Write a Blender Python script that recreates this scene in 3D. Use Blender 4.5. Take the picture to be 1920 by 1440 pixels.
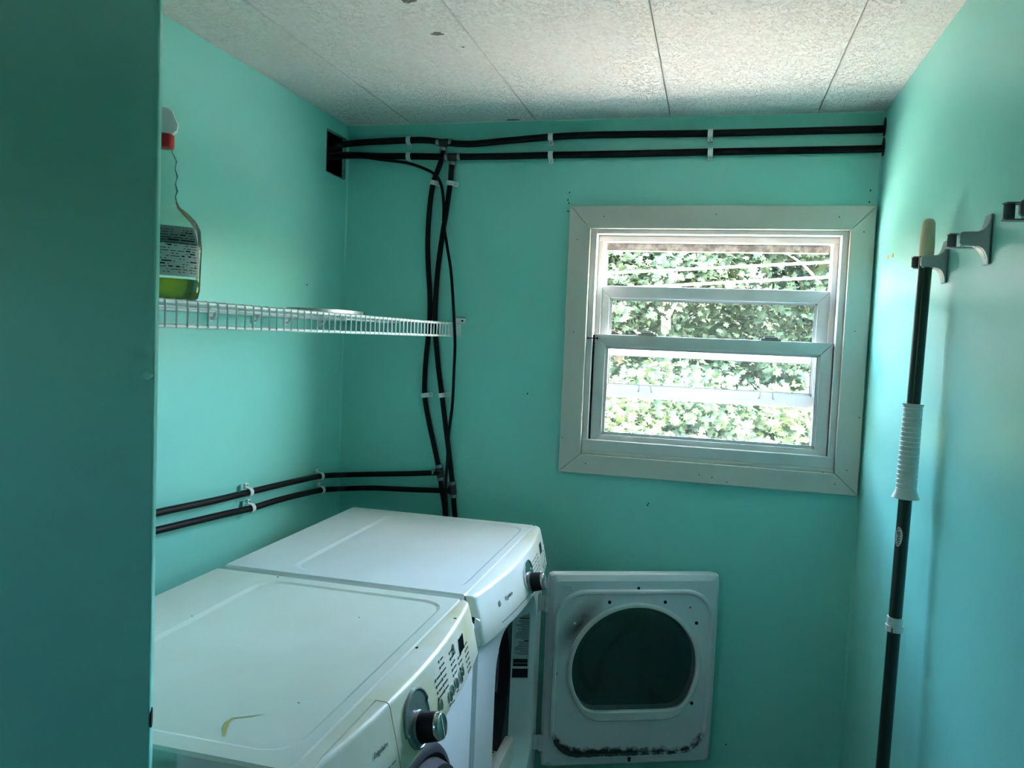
import bpy, bmesh, math, random
import numpy as np
from mathutils import Vector, Matrix, noise
random.seed(4); rng = np.random.default_rng(4)
for o in list(bpy.data.objects): bpy.data.objects.remove(o, do_unlink=True)
scene = bpy.context.scene
COL = scene.collection
PI = math.pi

# ------------------------------------------------------------------ camera
F = Vector((-0.24377015, 0.967996, -0.05966454))
RT = Vector((0.96828415, 0.24639537, 0.04141418))
UP = Vector((-0.05478982, 0.04767669, 0.99735902))
CAM = Vector((1.2301, -2.4808, 1.4727)); FPX = 1478.5
cd = bpy.data.cameras.new('camera'); cam = bpy.data.objects.new('camera', cd); COL.objects.link(cam)
cd.sensor_width = 36; cd.lens = FPX / 1920 * 36; cd.clip_start = .02; cd.clip_end = 200
cam.matrix_world = Matrix(((RT.x, UP.x, -F.x, CAM.x), (RT.y, UP.y, -F.y, CAM.y), (RT.z, UP.z, -F.z, CAM.z), (0, 0, 0, 1)))
scene.camera = cam

# ------------------------------------------------------------------ sky, sun, window portal, exposure
world = bpy.data.worlds.new('sky'); scene.world = world; world.use_nodes = True
wn = world.node_tree.nodes; wl = world.node_tree.links; wn.clear()
sky = wn.new('ShaderNodeTexSky'); sky.sky_type = 'NISHITA'; sky.sun_disc = False
sky.sun_elevation = math.radians(46); sky.sun_rotation = math.radians(97); sky.air_density = 1.0; sky.dust_density = 3.2
bg = wn.new('ShaderNodeBackground'); bg.inputs[1].default_value = 5.0
wo = wn.new('ShaderNodeOutputWorld'); wl.new(sky.outputs[0], bg.inputs[0]); wl.new(bg.outputs[0], wo.inputs[0])
sd = bpy.data.lights.new('sun', 'SUN'); sun = bpy.data.objects.new('sun', sd); COL.objects.link(sun)
sd.energy = 10.5; sd.angle = .01; sd.color = (1, .95, .86)
sun.rotation_euler = Vector((-.68, .12, -.72)).to_track_quat('-Z', 'Y').to_euler()
pd = bpy.data.lights.new('window_portal', 'AREA'); por = bpy.data.objects.new('window_portal', pd); COL.objects.link(por)
pd.shape = 'RECTANGLE'; pd.size = .74; pd.size_y = .70; pd.cycles.is_portal = True
por.location = (1.22, .12, 1.465); por.rotation_euler = (-PI / 2, 0, 0)
pd2 = bpy.data.lights.new('window_portal', 'AREA'); por2 = bpy.data.objects.new('window_portal', pd2); COL.objects.link(por2)  # portal for the added fill window behind the camera
pd2.shape = 'RECTANGLE'; pd2.size = .26; pd2.size_y = .26; pd2.cycles.is_portal = True
por2.location = (.155, -3.83, 1.635); por2.rotation_euler = (PI / 2, 0, 0)
vs = scene.view_settings; vs.view_transform = 'Standard'; vs.look = 'None'; vs.gamma = 1; vs.use_curve_mapping = False
vs.exposure = 1.85

# ------------------------------------------------------------------ helpers
def ray(px, py): return F + RT * ((px - 960) / FPX) - UP * ((py - 720) / FPX)
def onx(px, py, x): v = ray(px, py); return CAM + v * ((x - CAM.x) / v.x)
def ony(px, py, y): v = ray(px, py); return CAM + v * ((y - CAM.y) / v.y)
def onz(px, py, z): v = ray(px, py); return CAM + v * ((z - CAM.z) / v.z)

M = {}
def mat(name, col, rough=.5, spec=.5, metal=0, bump=None, var=None, trans=0, coat=0):
    m = bpy.data.materials.new(name); m.use_nodes = True
    nt = m.node_tree; b = nt.nodes['Principled BSDF']
    b.inputs['Base Color'].default_value = (*col, 1); b.inputs['Roughness'].default_value = rough
    b.inputs['Specular IOR Level'].default_value = spec; b.inputs['Metallic'].default_value = metal
    b.inputs['Transmission Weight'].default_value = trans; b.inputs['Coat Weight'].default_value = coat
    if bump or var:
        tc = nt.nodes.new('ShaderNodeTexCoord')
    if bump:
        sc, st, ds = bump[:3]
        n = nt.nodes.new('ShaderNodeTexNoise'); n.inputs['Scale'].default_value = sc; n.inputs['Detail'].default_value = 3
        nt.links.new(tc.outputs['Object'], n.inputs['Vector'])
        bp = nt.nodes.new('ShaderNodeBump'); bp.inputs['Strength'].default_value = st; bp.inputs['Distance'].default_value = ds
        nt.links.new(n.outputs['Fac'], bp.inputs['Height']); nt.links.new(bp.outputs['Normal'], b.inputs['Normal'])
    if var:
        sc, c2, lo, hi = var
        n = nt.nodes.new('ShaderNodeTexNoise'); n.inputs['Scale'].default_value = sc; n.inputs['Detail'].default_value = 5
        nt.links.new(tc.outputs['Object'], n.inputs['Vector'])
        r = nt.nodes.new('ShaderNodeMapRange'); r.inputs[1].default_value = lo; r.inputs[2].default_value = hi
        nt.links.new(n.outputs['Fac'], r.inputs[0])
        mx = nt.nodes.new('ShaderNodeMix'); mx.data_type = 'RGBA'
        mx.inputs[6].default_value = (*col, 1); mx.inputs[7].default_value = (*c2, 1)
        nt.links.new(r.outputs[0], mx.inputs[0]); nt.links.new(mx.outputs[2], b.inputs['Base Color'])
    M[name] = m; return m

mat('teal', (.225, .67, .585), .36, .4, bump=(160, .12, .002), var=(3, (.235, .65, .57), .3, .7))
mat('white_enamel', (.80, .83, .84), .28, .5, var=(9, (.77, .80, .79), .4, .75))
mat('reflection_tint_enamel', (.76, .785, .71), .30, .45, var=(7, (.72, .74, .64), .4, .75))  # yellow-green reflection of foliage and wall put into the washer top's colour
mat('white_plastic', (.80, .82, .78), .35, .5, var=(7, (.74, .73, .60), .45, .75))
mat('rim_plastic', (.66, .68, .65), .4, .4, var=(8, (.58, .58, .53), .45, .75))
mat('aged_plastic', (.78, .79, .70), .35, .5, var=(5, (.62, .56, .32), .40, .70))
mat('casing', (.57, .56, .50), .5, .3, bump=(60, .08, .002), var=(12, (.55, .54, .46), .45, .8))
mat('frame_white', (.60, .60, .57), .42, .4, var=(14, (.52, .52, .48), .5, .85))
mat('dirty_track', (.18, .17, .16), .8, .1, var=(50, (.42, .40, .36), .4, .65))
mat('rubber', (.004, .004, .004), .5, .2, bump=(90, .1, .001))
mat('black', (.004, .004, .004), .6, .3)
mat('dark_hole', (.006, .005, .005), .95, .05)
mat('clip_white', (.78, .80, .78), .4, .4)
mat('chrome', (.62, .63, .62), .18, .5, 1)
mat('galv', (.30, .32, .31), .42, .5, 1, var=(40, (.4, .42, .4), .4, .7))
mat('grey_metal', (.32, .34, .33), .35, .5, .7)
mat('bronze', (.05, .045, .04), .45, .5, .5)
mat('wire_white', (.80, .81, .78), .35, .5)
mat('holder', (.42, .44, .46), .28, .5, .35)
mat('holder_dark', (.16, .17, .19), .4, .5, .2)
mat('holder_roller', (.10, .11, .12), .6, .3)
mat('pole_green', (.004, .022, .012), .3, .5)
mat('sleeve', (.62, .66, .60), .4, .4)
mat('cap_cream', (.62, .56, .38), .4, .4, var=(30, (.42, .30, .12), .6, .8))
mat('orange', (.55, .28, .05), .6, .3)
mat('red', (.45, .01, .012), .35, .5)
mat('label_white', (.62, .63, .60), .6, .2)
mat('ink', (.02, .022, .025), .7, .2)
mat('ink_grey', (.22, .24, .24), .7, .2)
mat('display', (.006, .008, .009), .15, .5)
mat('steel_drum', (.10, .095, .085), .45, .5, .8)
mat('grey_ring', (.014, .017, .020), .45, .4)
mat('bark', (.22, .19, .16), .9, .1, bump=(20, .6, .03), var=(6, (.36, .34, .30), .4, .7))
mat('wire_bright', (.85, .85, .82), .5, .3)
mat('floor_vinyl', (.33, .30, .25), .45, .4, var=(4, (.28, .25, .20), .3, .7))
mat('gravel', (.74, .56, .43), .95, .1, bump=(25, .7, .03), var=(18, (.60, .48, .36), .3, .7))
mat('hill_green', (.03, .05, .02), .95, .05, var=(2, (.05, .08, .03), .3, .7))
mat('peel', (.13, .13, .12), .9, .1, var=(120, (.3, .3, .28), .4, .7))
mat('stain_yellow', (.56, .50, .18), .5, .3)
mat('dirt', (.03, .027, .022), .9, .1)
mat('liquid', (.52, .56, .05), .12, .5, trans=.7)

def ceiling_mat():
    m = mat('ceiling_paint', (.80, .79, .74), .8, .2); nt = m.node_tree; b = nt.nodes['Principled BSDF']
    tc = nt.nodes.new('ShaderNodeTexCoord')
    # worm-like stipple: stretched noise ridges with random direction
    n1 = nt.nodes.new('ShaderNodeTexNoise'); n1.inputs['Scale'].default_value = 95; n1.inputs['Detail'].default_value = 1.5; n1.inputs['Distortion'].default_value = 1.2
    nt.links.new(tc.outputs['Object'], n1.inputs['Vector'])
    r1 = nt.nodes.new('ShaderNodeMapRange'); r1.inputs[1].default_value = .53; r1.inputs[2].default_value = .60
    nt.links.new(n1.outputs['Fac'], r1.inputs[0])
    bp = nt.nodes.new('ShaderNodeBump'); bp.inputs['Strength'].default_value = 1; bp.inputs['Distance'].default_value = .0075
    nt.links.new(r1.outputs[0], bp.inputs['Height']); nt.links.new(bp.outputs['Normal'], b.inputs['Normal'])
    n2 = nt.nodes.new('ShaderNodeTexNoise'); n2.inputs['Scale'].default_value = 2.5
    nt.links.new(tc.outputs['Object'], n2.inputs['Vector'])
    mx = nt.nodes.new('ShaderNodeMix'); mx.data_type = 'RGBA'; mx.inputs[6].default_value = (.82, .81, .77, 1); mx.inputs[7].default_value = (.77, .76, .71, 1)
    nt.links.new(n2.outputs['Fac'], mx.inputs[0]); nt.links.new(mx.outputs[2], b.inputs['Base Color'])
ceiling_mat()

def glass_mat(name, tint, gloss, haze, hazecol=(.8, .85, .8), rough=.02):
    m = bpy.data.materials.new(name); m.use_nodes = True; nt = m.node_tree; nt.nodes.clear()
    out = nt.nodes.new('ShaderNodeOutputMaterial'); t = nt.nodes.new('ShaderNodeBsdfTransparent'); t.inputs[0].default_value = (*tint, 1)
    g = nt.nodes.new('ShaderNodeBsdfGlossy'); g.inputs['Roughness'].default_value = rough; g.inputs[0].default_value = (1, 1, 1, 1)
    lw = nt.nodes.new('ShaderNodeFresnel'); lw.inputs[0].default_value = 1.45
    mu = nt.nodes.new('ShaderNodeMath'); mu.operation = 'MULTIPLY'; mu.inputs[1].default_value = gloss
    nt.links.new(lw.outputs[0], mu.inputs[0])
    m1 = nt.nodes.new('ShaderNodeMixShader'); nt.links.new(mu.outputs[0], m1.inputs[0]); nt.links.new(t.outputs[0], m1.inputs[1]); nt.links.new(g.outputs[0], m1.inputs[2])
    last = m1
    if haze:
        d = nt.nodes.new('ShaderNodeBsdfTranslucent'); d.inputs[0].default_value = (*hazecol, 1)
        m2 = nt.nodes.new('ShaderNodeMixShader'); m2.inputs[0].default_value = haze
        nt.links.new(m1.outputs[0], m2.inputs[1]); nt.links.new(d.outputs[0], m2.inputs[2]); last = m2
    nt.links.new(last.outputs[0], out.inputs[0]); M[name] = m
glass_mat('window_glass', (.99, 1, .99), .5, .0012)
glass_mat('door_glass', (.64, .68, .68), 1.0, 0, rough=.05)
glass_mat('clear_plastic', (.86, .92, .90), 1.3, .03, (.7, .8, .78), .08)

def leaf_mat(name, c1, c2):
    m = bpy.data.materials.new(name); m.use_nodes = True; nt = m.node_tree; nt.nodes.clear()
    out = nt.nodes.new('ShaderNodeOutputMaterial'); tc = nt.nodes.new('ShaderNodeTexCoord')
    n = nt.nodes.new('ShaderNodeTexNoise'); n.inputs['Scale'].default_value = 3; nt.links.new(tc.outputs['Object'], n.inputs['Vector'])
    mx = nt.nodes.new('ShaderNodeMix'); mx.data_type = 'RGBA'; mx.inputs[6].default_value = (*c1, 1); mx.inputs[7].default_value = (*c2, 1)
    nt.links.new(n.outputs['Fac'], mx.inputs[0])
    d = nt.nodes.new('ShaderNodeBsdfDiffuse'); t = nt.nodes.new('ShaderNodeBsdfTranslucent'); g = nt.nodes.new('ShaderNodeBsdfGlossy'); g.inputs['Roughness'].default_value = .45
    nt.links.new(mx.outputs[2], d.inputs[0]); nt.links.new(mx.outputs[2], t.inputs[0])
    a = nt.nodes.new('ShaderNodeMixShader'); a.inputs[0].default_value = .3; nt.links.new(d.outputs[0], a.inputs[1]); nt.links.new(t.outputs[0], a.inputs[2])
    b = nt.nodes.new('ShaderNodeMixShader'); b.inputs[0].default_value = .012; nt.links.new(a.outputs[0], b.inputs[1]); nt.links.new(g.outputs[0], b.inputs[2])
    nt.links.new(b.outputs[0], out.inputs[0]); M[name] = m
leaf_mat('leaf_mid', (.018, .031, .014), (.031, .050, .024))
leaf_mat('leaf_light', (.030, .047, .016), (.044, .066, .024))
leaf_mat('leaf_dark', (.011, .021, .011), (.019, .033, .017))

WL = {}                                    # world location of each linked object
def tag(o, label=None, cat=None, group=None, kind=None):
    for k, v in (('label', label), ('category', cat), ('group', group), ('kind', kind)):
        if v: o[k] = v
    return o
def link(o, parent=None, loc=(0, 0, 0)):
    COL.objects.link(o); loc = Vector(loc); WL[o.name] = loc
    if parent: o.parent = parent; o.location = loc - WL[parent.name]
    else: o.location = loc
    return o
def empty(name, loc, label=None, cat=None, group=None, kind=None):
    return tag(link(bpy.data.objects.new(name, None), None, loc), label, cat, group, kind)

class B:
    def __init__(s): s.bm = bmesh.new()
    def box(s, lo, hi, mtx=None):
        c = [(lo[i] + hi[i]) / 2 for i in range(3)]; d = [abs(hi[i] - lo[i]) for i in range(3)]
        m = Matrix.Translation(c) @ Matrix.Diagonal((*d, 1))
        bmesh.ops.create_cube(s.bm, size=1, matrix=(mtx @ m) if mtx else m); return s
    def cyl(s, p0, p1, r, r2=None, seg=24, caps=True):
        p0, p1 = Vector(p0), Vector(p1); d = p1 - p0
        m = Matrix.Translation((p0 + p1) / 2) @ d.to_track_quat('Z', 'Y').to_matrix().to_4x4()
        bmesh.ops.create_cone(s.bm, cap_ends=caps, segments=seg, radius1=r, radius2=r if r2 is None else r2, depth=d.length, matrix=m); return s
    def tube(s, pts, r, seg=10, caps=True, closed=False, rfun=None):
        pts = [Vector(p) for p in pts]; n = len(pts); rings = []; nrm = None
        for i, p in enumerate(pts):
            if closed: t = (pts[(i + 1) % n] - pts[i - 1])
            else: t = pts[min(i + 1, n - 1)] - pts[max(i - 1, 0)]
            t.normalize()
            if nrm is None:
                nrm = t.orthogonal().normalized()
            nrm = (nrm - t * nrm.dot(t)).normalized(); bn = t.cross(nrm)
            rr = rfun(i / (n - 1)) if rfun else r
            rings.append([s.bm.verts.new(p + (nrm * math.cos(a) + bn * math.sin(a)) * rr) for a in (2 * PI * k / seg for k in range(seg))])
        for i in range(n if closed else n - 1):
            A, C = rings[i], rings[(i + 1) % n]
            for k in range(seg): s.bm.faces.new((A[k], A[(k + 1) % seg], C[(k + 1) % seg], C[k]))
        if caps and not closed:
            s.bm.faces.new(rings[0][::-1]); s.bm.faces.new(rings[-1])
        return s
    def lathe(s, prof, c, seg=32, sx=1, sy=1, rot=0, cap=True):
        rings = []; cr, sr = math.cos(rot), math.sin(rot)
        for r, z in prof:
            ring = []
            for k in range(seg):
                a = 2 * PI * k / seg; x, y = r * math.cos(a) * sx, r * math.sin(a) * sy
                ring.append(s.bm.verts.new((c[0] + x * cr - y * sr, c[1] + x * sr + y * cr, c[2] + z)))
            rings.append(ring)
        for A, C in zip(rings, rings[1:]):
            for k in range(seg): s.bm.faces.new((A[k], A[(k + 1) % seg], C[(k + 1) % seg], C[k]))
        if cap: s.bm.faces.new(rings[0][::-1]); s.bm.faces.new(rings[-1])
        return s
    def prism(s, poly, fn, a, b):
        """poly: 2-D outline; fn(u, v, w) -> 3-D; extruded from w=a to w=b"""
        A = [s.bm.verts.new(fn(u, v, a)) for u, v in poly]; C = [s.bm.verts.new(fn(u, v, b)) for u, v in poly]; n = len(poly)
        s.bm.faces.new(A[::-1]); s.bm.faces.new(C)
        for k in range(n): s.bm.faces.new((A[k], A[(k + 1) % n], C[(k + 1) % n], C[k]))
        return s
    def loft(s, secs, caps=True):
        R = [[s.bm.verts.new(p) for p in sec] for sec in secs]; n = len(secs[0])
        for A, C in zip(R, R[1:]):
            for k in range(n): s.bm.faces.new((A[k], A[(k + 1) % n], C[(k + 1) % n], C[k]))
        if caps: s.bm.faces.new(R[0][::-1]); s.bm.faces.new(R[-1])
        return s
    def rings(s, loops, fill_last=False, fill_first=False):
        """bridge loops of equal length one to the next"""
        R = [[s.bm.verts.new(p) for p in L] for L in loops]; n = len(R[0])
        for A, C in zip(R, R[1:]):
            for k in range(n): s.bm.faces.new((A[k], A[(k + 1) % n], C[(k + 1) % n], C[k]))
        if fill_last: s.bm.faces.new(R[-1])
        if fill_first: s.bm.faces.new(R[0][::-1])
        return s
    def bevel(s, w, seg=2, ang=.6):
        bmesh.ops.remove_doubles(s.bm, verts=s.bm.verts, dist=1e-6)
        bmesh.ops.recalc_face_normals(s.bm, faces=s.bm.faces)
        ed = [e for e in s.bm.edges if len(e.link_faces) == 2 and e.calc_face_angle() > ang]
        bmesh.ops.bevel(s.bm, geom=ed, offset=w, segments=seg, affect='EDGES', profile=.5, clamp_overlap=True); return s
    def mesh(s, name, m, ang=.6):
        bm = s.bm; bmesh.ops.recalc_face_normals(bm, faces=bm.faces)
        for f in bm.faces: f.smooth = True
        for e in bm.edges:
            if len(e.link_faces) != 2 or e.calc_face_angle() > ang: e.smooth = False
        me = bpy.data.meshes.new(name); bm.to_mesh(me); bm.free(); me.materials.append(M[m]); return me
    def obj(s, name, m, parent=None, label=None, cat=None, group=None, kind=None, ang=.6, origin=None):
        """mesh given in world coordinates; its origin goes to `origin` (or the centre of its base)"""
        me = s.mesh(name, m, ang)
        co = np.empty(len(me.vertices) * 3); me.vertices.foreach_get('co', co); co = co.reshape(-1, 3)
        if origin is None: lo, hi = co.min(0), co.max(0); origin = ((lo[0] + hi[0]) / 2, (lo[1] + hi[1]) / 2, lo[2])
        me.transform(Matrix.Translation(-Vector(origin)))
        return tag(link(bpy.data.objects.new(name, me), parent, origin), label, cat, group, kind)

def spline(pts, n=8):
    P = [Vector(p) for p in pts]; out = []
    for i in range(len(P) - 1):
        a, b, c, d = P[max(i - 1, 0)], P[i], P[i + 1], P[min(i + 2, len(P) - 1)]
        for k in range(n):
            t = k / n
            out.append(.5 * ((2 * b) + (c - a) * t + (2 * a - 5 * b + 4 * c - d) * t * t + (3 * b - a - 3 * c + d) * t ** 3))
    out.append(P[-1]); return out
def rrect(x0, x1, y0, y1, r, n=8):
    out = []
    for cx, cy, a0 in ((x1 - r, y1 - r, 0), (x0 + r, y1 - r, PI / 2), (x0 + r, y0 + r, PI), (x1 - r, y0 + r, 1.5 * PI)):
        out += [(cx + r * math.cos(a0 + PI / 2 * k / n), cy + r * math.sin(a0 + PI / 2 * k / n)) for k in range(n + 1)]
    return out
def cast(poly, c, a):
    """distance from c to the outline along angle a"""
    dx, dy = math.cos(a), math.sin(a); best = 0
    for i in range(len(poly)):
        x1, y1 = poly[i][0] - c[0], poly[i][1] - c[1]; x2, y2 = poly[(i + 1) % len(poly)][0] - c[0], poly[(i + 1) % len(poly)][1] - c[1]
        ex, ey = x2 - x1, y2 - y1; det = dx * ey - dy * ex
        if abs(det) < 1e-12: continue
        t = (x1 * ey - y1 * ex) / det; u = (x1 * dy - y1 * dx) / det
        if t > 0 and -1e-9 <= u <= 1 + 1e-9: best = max(best, t)
    return best
def star_loops(polys, c, n=96, extra=()):
    angs = sorted([2 * PI * k / n for k in range(n)] + [math.atan2(p[1] - c[1], p[0] - c[0]) % (2 * PI) for p in extra])
    return [[(c[0] + cast(P, c, a) * math.cos(a), c[1] + cast(P, c, a) * math.sin(a)) for a in angs] for P in polys]
def text_mesh(name, body, size, m, fn, parent, spacing=1.0, depth=0.0003, shear=0):
    """flat lettering; fn(x, y, z) maps the text plane to the world"""
    cu = bpy.data.curves.new(name, 'FONT'); cu.body = body; cu.size = size; cu.extrude = depth; cu.align_x = 'CENTER'; cu.align_y = 'CENTER'; cu.space_character = spacing; cu.resolution_u = 3; cu.shear = shear
    t = bpy.data.objects.new(name + '_tmp', cu); COL.objects.link(t)
    dg = bpy.context.evaluated_depsgraph_get(); dg.update()
    me = bpy.data.meshes.new_from_object(t.evaluated_get(dg)); COL.objects.unlink(t); bpy.data.objects.remove(t)
    me.materials.clear(); me.materials.append(M[m])
    org = Vector(fn(0, 0, 0))
    for v in me.vertices: v.co = Vector(fn(*v.co)) - org
    return link(bpy.data.objects.new(name, me), parent, org)

def circ(r, n=24, sy=1): return [(r * math.cos(2 * PI * k / n), r * sy * math.sin(2 * PI * k / n)) for k in range(n)]
# ------------------------------------------------------------------ room shell
W, H = 1.67, 2.159
YF, XP, YP = -3.7, .58, -1.652             # wall behind the camera, hall wall face, its end
def struct(o): o['kind'] = 'structure'; return o
struct(B().box((-.15, YF - .12, -.1), (W + .12, .16, 0)).obj('floor', 'floor_vinyl'))
# back wall with the window opening
WX0, WX1, WZ0, WZ1, WT = .842, 1.597, 1.112, 1.820, .095
b = B(); b.box((-.12, 0, 0), (WX0, WT, H)); b.box((WX1, 0, 0), (W + .12, WT, H)); b.box((WX0, 0, 0), (WX1, WT, WZ0)); b.box((WX0, 0, WZ1), (WX1, WT, H))
wall_back = struct(b.obj('wall_back', 'teal', origin=(.8, .07, 0)))
# left wall with the rough-cut hole for the hoses
b = B(); hy0, hy1, hz0, hz1 = -.150, -.016, 1.978, 2.112
b.box((-.012, YF, 0), (0, hy0, H)); b.box((-.012, hy1, 0), (0, 0, H)); b.box((-.012, hy0, 0), (0, hy1, hz0)); b.box((-.012, hy0, hz1), (0, hy1, H))
wall_left = struct(b.obj('wall_left', 'teal', origin=(0, -.8, 0)))
b = B(); b.box((-.119, YF, 0), (-.10, -.001, H)); b.box((-.10, hy0 - .05, hz0 - .05), (-.0125, hy0 - .03, hz1 + .03)); b.box((-.10, -.006, hz0 - .05), (-.0125, -.0005, hz1 + .03)); b.box((-.10, hy0 - .05, hz0 - .06), (-.0125, -.0005, hz0 - .05)); b.box((-.10, hy0 - .05, hz1 + .03), (-.0125, -.0005, hz1 + .04)); b.obj('cavity_back', 'dark_hole', wall_left)
b = B()                                     # ragged gypsum lip round the hole
edge = [(-.150, 1.978), (-.120, 1.9775), (-.09, 1.976), (-.06, 1.977), (-.030, 1.976), (-.018, 1.977), (-.0145, 2.00), (-.0155, 2.03), (-.0135, 2.06), (-.0155, 2.09), (-.017, 2.112), (-.08, 2.1125), (-.150, 2.112)]
b.tube([(-.001, y, z) for y, z in edge], .0022, 6, closed=True); b.obj('cut_edge', 'ink_grey', wall_left)
wall_right = struct(B().box((W, YF, 0), (W + .12, .0, H)).obj('wall_right', 'teal', origin=(W, -1.8, 0)))
# room door standing open on the left, its free edge beside the washer
DA = math.radians(57); DE = Vector((XP - .0065, YP - .004, 0)); dd = Vector((-math.sin(DA), -math.cos(DA), 0)); dn_ = Vector((math.cos(DA), -math.sin(DA), 0)); DWD, DTH = .66, .035
dq = lambda u, v, w: DE + dd * u + dn_ * w + Vector((0, 0, v))
b = B().prism([(0, .012), (DWD, .012), (DWD, 2.045), (0, 2.045)], dq, -DTH, 0); b.bevel(.004, 3)
door_1 = struct(b.obj('door_1', 'teal', origin=dq(0, 0, 0)))
def ondoor(px, py): v = ray(px, py); return CAM + v * ((DE - CAM).dot(dn_) / v.dot(dn_))
for z in (.25, 1.05, 1.80): B().cyl(dq(DWD + .004, z - .045, .002), dq(DWD + .004, z + .045, .002), .007, seg=14).obj('hinge', 'grey_metal', door_1)
fx0, fx1, fz0, fz1 = .02, .29, 1.50, 1.77     # unseen window added behind the camera to light the open door
b = B(); b.box((-.12, YF - .12, 0), (fx0, YF, H)); b.box((fx1, YF - .12, 0), (W + .12, YF, H)); b.box((fx0, YF - .12, 0), (fx1, YF, fz0)); b.box((fx0, YF - .12, fz1), (fx1, YF, H))
struct(b.obj('wall_front', 'teal', origin=(.8, YF - .06, 0)))
fill_win = empty('added_fill_window', ((fx0 + fx1) / 2, YF, fz0), kind='structure')
for lo, hi in (((fx0, YF - .10, fz0), (fx0 + .04, YF + .015, fz1)), ((fx1 - .04, YF - .10, fz0), (fx1, YF + .015, fz1)), ((fx0 + .04, YF - .10, fz0), (fx1 - .04, YF + .015, fz0 + .04)), ((fx0 + .04, YF - .10, fz1 - .04), (fx1 - .04, YF + .015, fz1))):
    b = B().box(lo, hi); b.bevel(.002, 1); b.obj('frame', 'frame_white', fill_win)
B().box((fx0 + .04, YF - .06, fz0 + .04), (fx1 - .04, YF - .057, fz1 - .04)).obj('pane', 'window_glass', fill_win)
ceiling = struct(B().box((-.15, YF - .12, H + .012), (W + .15, .16, H + .16)).obj('ceiling', 'ceiling_paint'))
seams = [-.12, .2300, .6492, 1.0678, 1.4890, W + .12]
for i in range(5):
    g = .0022 if i else .0
    b = B().box((seams[i] + .0014, YF, H), (seams[i + 1] - .0014, .0, H + .012)); b.bevel(.0016, 1)
    b.obj('ceiling_panel', 'ceiling_paint', ceiling)
def patch(name, m, parent, c, ax, ay, n=(0, 0, -1), t=.0006, seed=0, k=14):
    """small irregular flake lying on a surface"""
    r = random.Random(seed); n = Vector(n); u = n.orthogonal().normalized(); v = n.cross(u)
    if abs(n.z) > .9: u, v = Vector((1, 0, 0)), Vector((0, 1, 0))
    elif abs(n.x) > .9: u, v = Vector((0, 1, 0)), Vector((0, 0, 1))
    else: u, v = Vector((1, 0, 0)), Vector((0, 0, 1))
    poly = []
    for i in range(k):
        q = .65 + .5 * r.random(); a = 2 * PI * i / k; poly.append((ax * q * math.cos(a), ay * q * math.sin(a)))
    c = Vector(c)
    return B().prism(poly, lambda p, q, w: c + u * p + v * q + n * w, -.0002, t).obj(name, m, parent)
for (px, py, ax, ay, sd_) in ((820, 63, .016, .011, 1), (766, 1, .016, .012, 2), (868, 88, .005, .003, 3)):
    patch('peeled_patch', 'peel', ceiling, onz(px, py, H), ax, ay, (0, 0, -1), seed=sd_)
p = onz(960, 223, H); patch('peeled_patch', 'peel', ceiling, (p.x, -.02, H), .022, .008, (0, 0, -1), seed=6)
for px, py in ((1068, 361), (1065, 375), (1067, 381), (1065, 396), (989, 738), (1632, 357), (1630, 379), (1216, 944), (1361, 1396), (1214, 947)):
    patch('nail_hole', 'dirt', wall_back, ony(px, py, 0), .0022, .003, (0, -1, 0), seed=px)
patch('nail_hole', 'dirt', wall_left, onx(575, 534, 0), .003, .003, (1, 0, 0), seed=9)
for px, py in ((1665, 482), (1674, 479)):
    patch('anchor_hole', 'orange', wall_right, onx(px, py, W), .014, .006, (-1, 0, 0), seed=px)
# painted screw head near the door's edge, latch plate on the edge
p = ondoor(277, 705); B().cyl(p - dn_ * .001, p + dn_ * .0022, .0062, .0045, 20).obj('painted_screw', 'teal', door_1)
p = ondoor(290, 1350); B().prism(circ(.0125, 24), lambda u, v, w: dq(0, p.z, 0) + dn_ * (-.0085 + u * .8) + Vector((0, 0, v)) - dd * w, -.001, .0012).obj('latch_plate', 'black', door_1)
# painted caulk beads in the two back corners
b = B().prism([(0, 0), (.005, 0), (0, -.005)], lambda u, v, w: (u, v, w), 0, H); struct(b.obj('trim_1', 'teal'))
b = B().prism([(W, 0), (W - .005, 0), (W, -.005)], lambda u, v, w: (u, v, w), 0, H); struct(b.obj('trim_2', 'teal'))

# ------------------------------------------------------------------ window
win = empty('window_1', (1.22, 0, WZ0), kind='structure')
cx0, cx1, cz0, cz1 = .774, 1.6635, 1.050, 1.890
def casing(poly, name='casing_board'):
    b = B().prism(poly, lambda u, v, w: (u, w, v), -.019, -.0005); b.bevel(.0015, 1); return b.obj(name, 'casing', win)
g = .0007
casing([(cx0, cz1), (cx1, cz1), (WX1, WZ1), (WX0, WZ1)]); casing([(cx0, cz0), (cx1, cz0), (WX1, WZ0 - g), (WX0, WZ0 - g)])
casing([(cx0, cz0 + 2 * g), (WX0, WZ0 + g), (WX0, WZ1 - g), (cx0, cz1 - 2 * g)]); casing([(cx1, cz0 + 2 * g), (WX1, WZ0 + g), (WX1, WZ1 - g), (cx1, cz1 - 2 * g)])
for px, py in ((1132, 406), (1343, 402), (1574, 407), (1083, 449), (1075, 622), (1620, 435), (1603, 621), (1611, 783), (1588, 882), (1054, 820), (1098, 869), (1311, 890), (1335, 895), (1363, 904), (1565, 908), (1543, 886)):
    patch('nail_head', 'dirt', win, ony(px, py, -.019), .0019, .0019, (0, -1, 0), seed=px, k=8)
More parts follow.
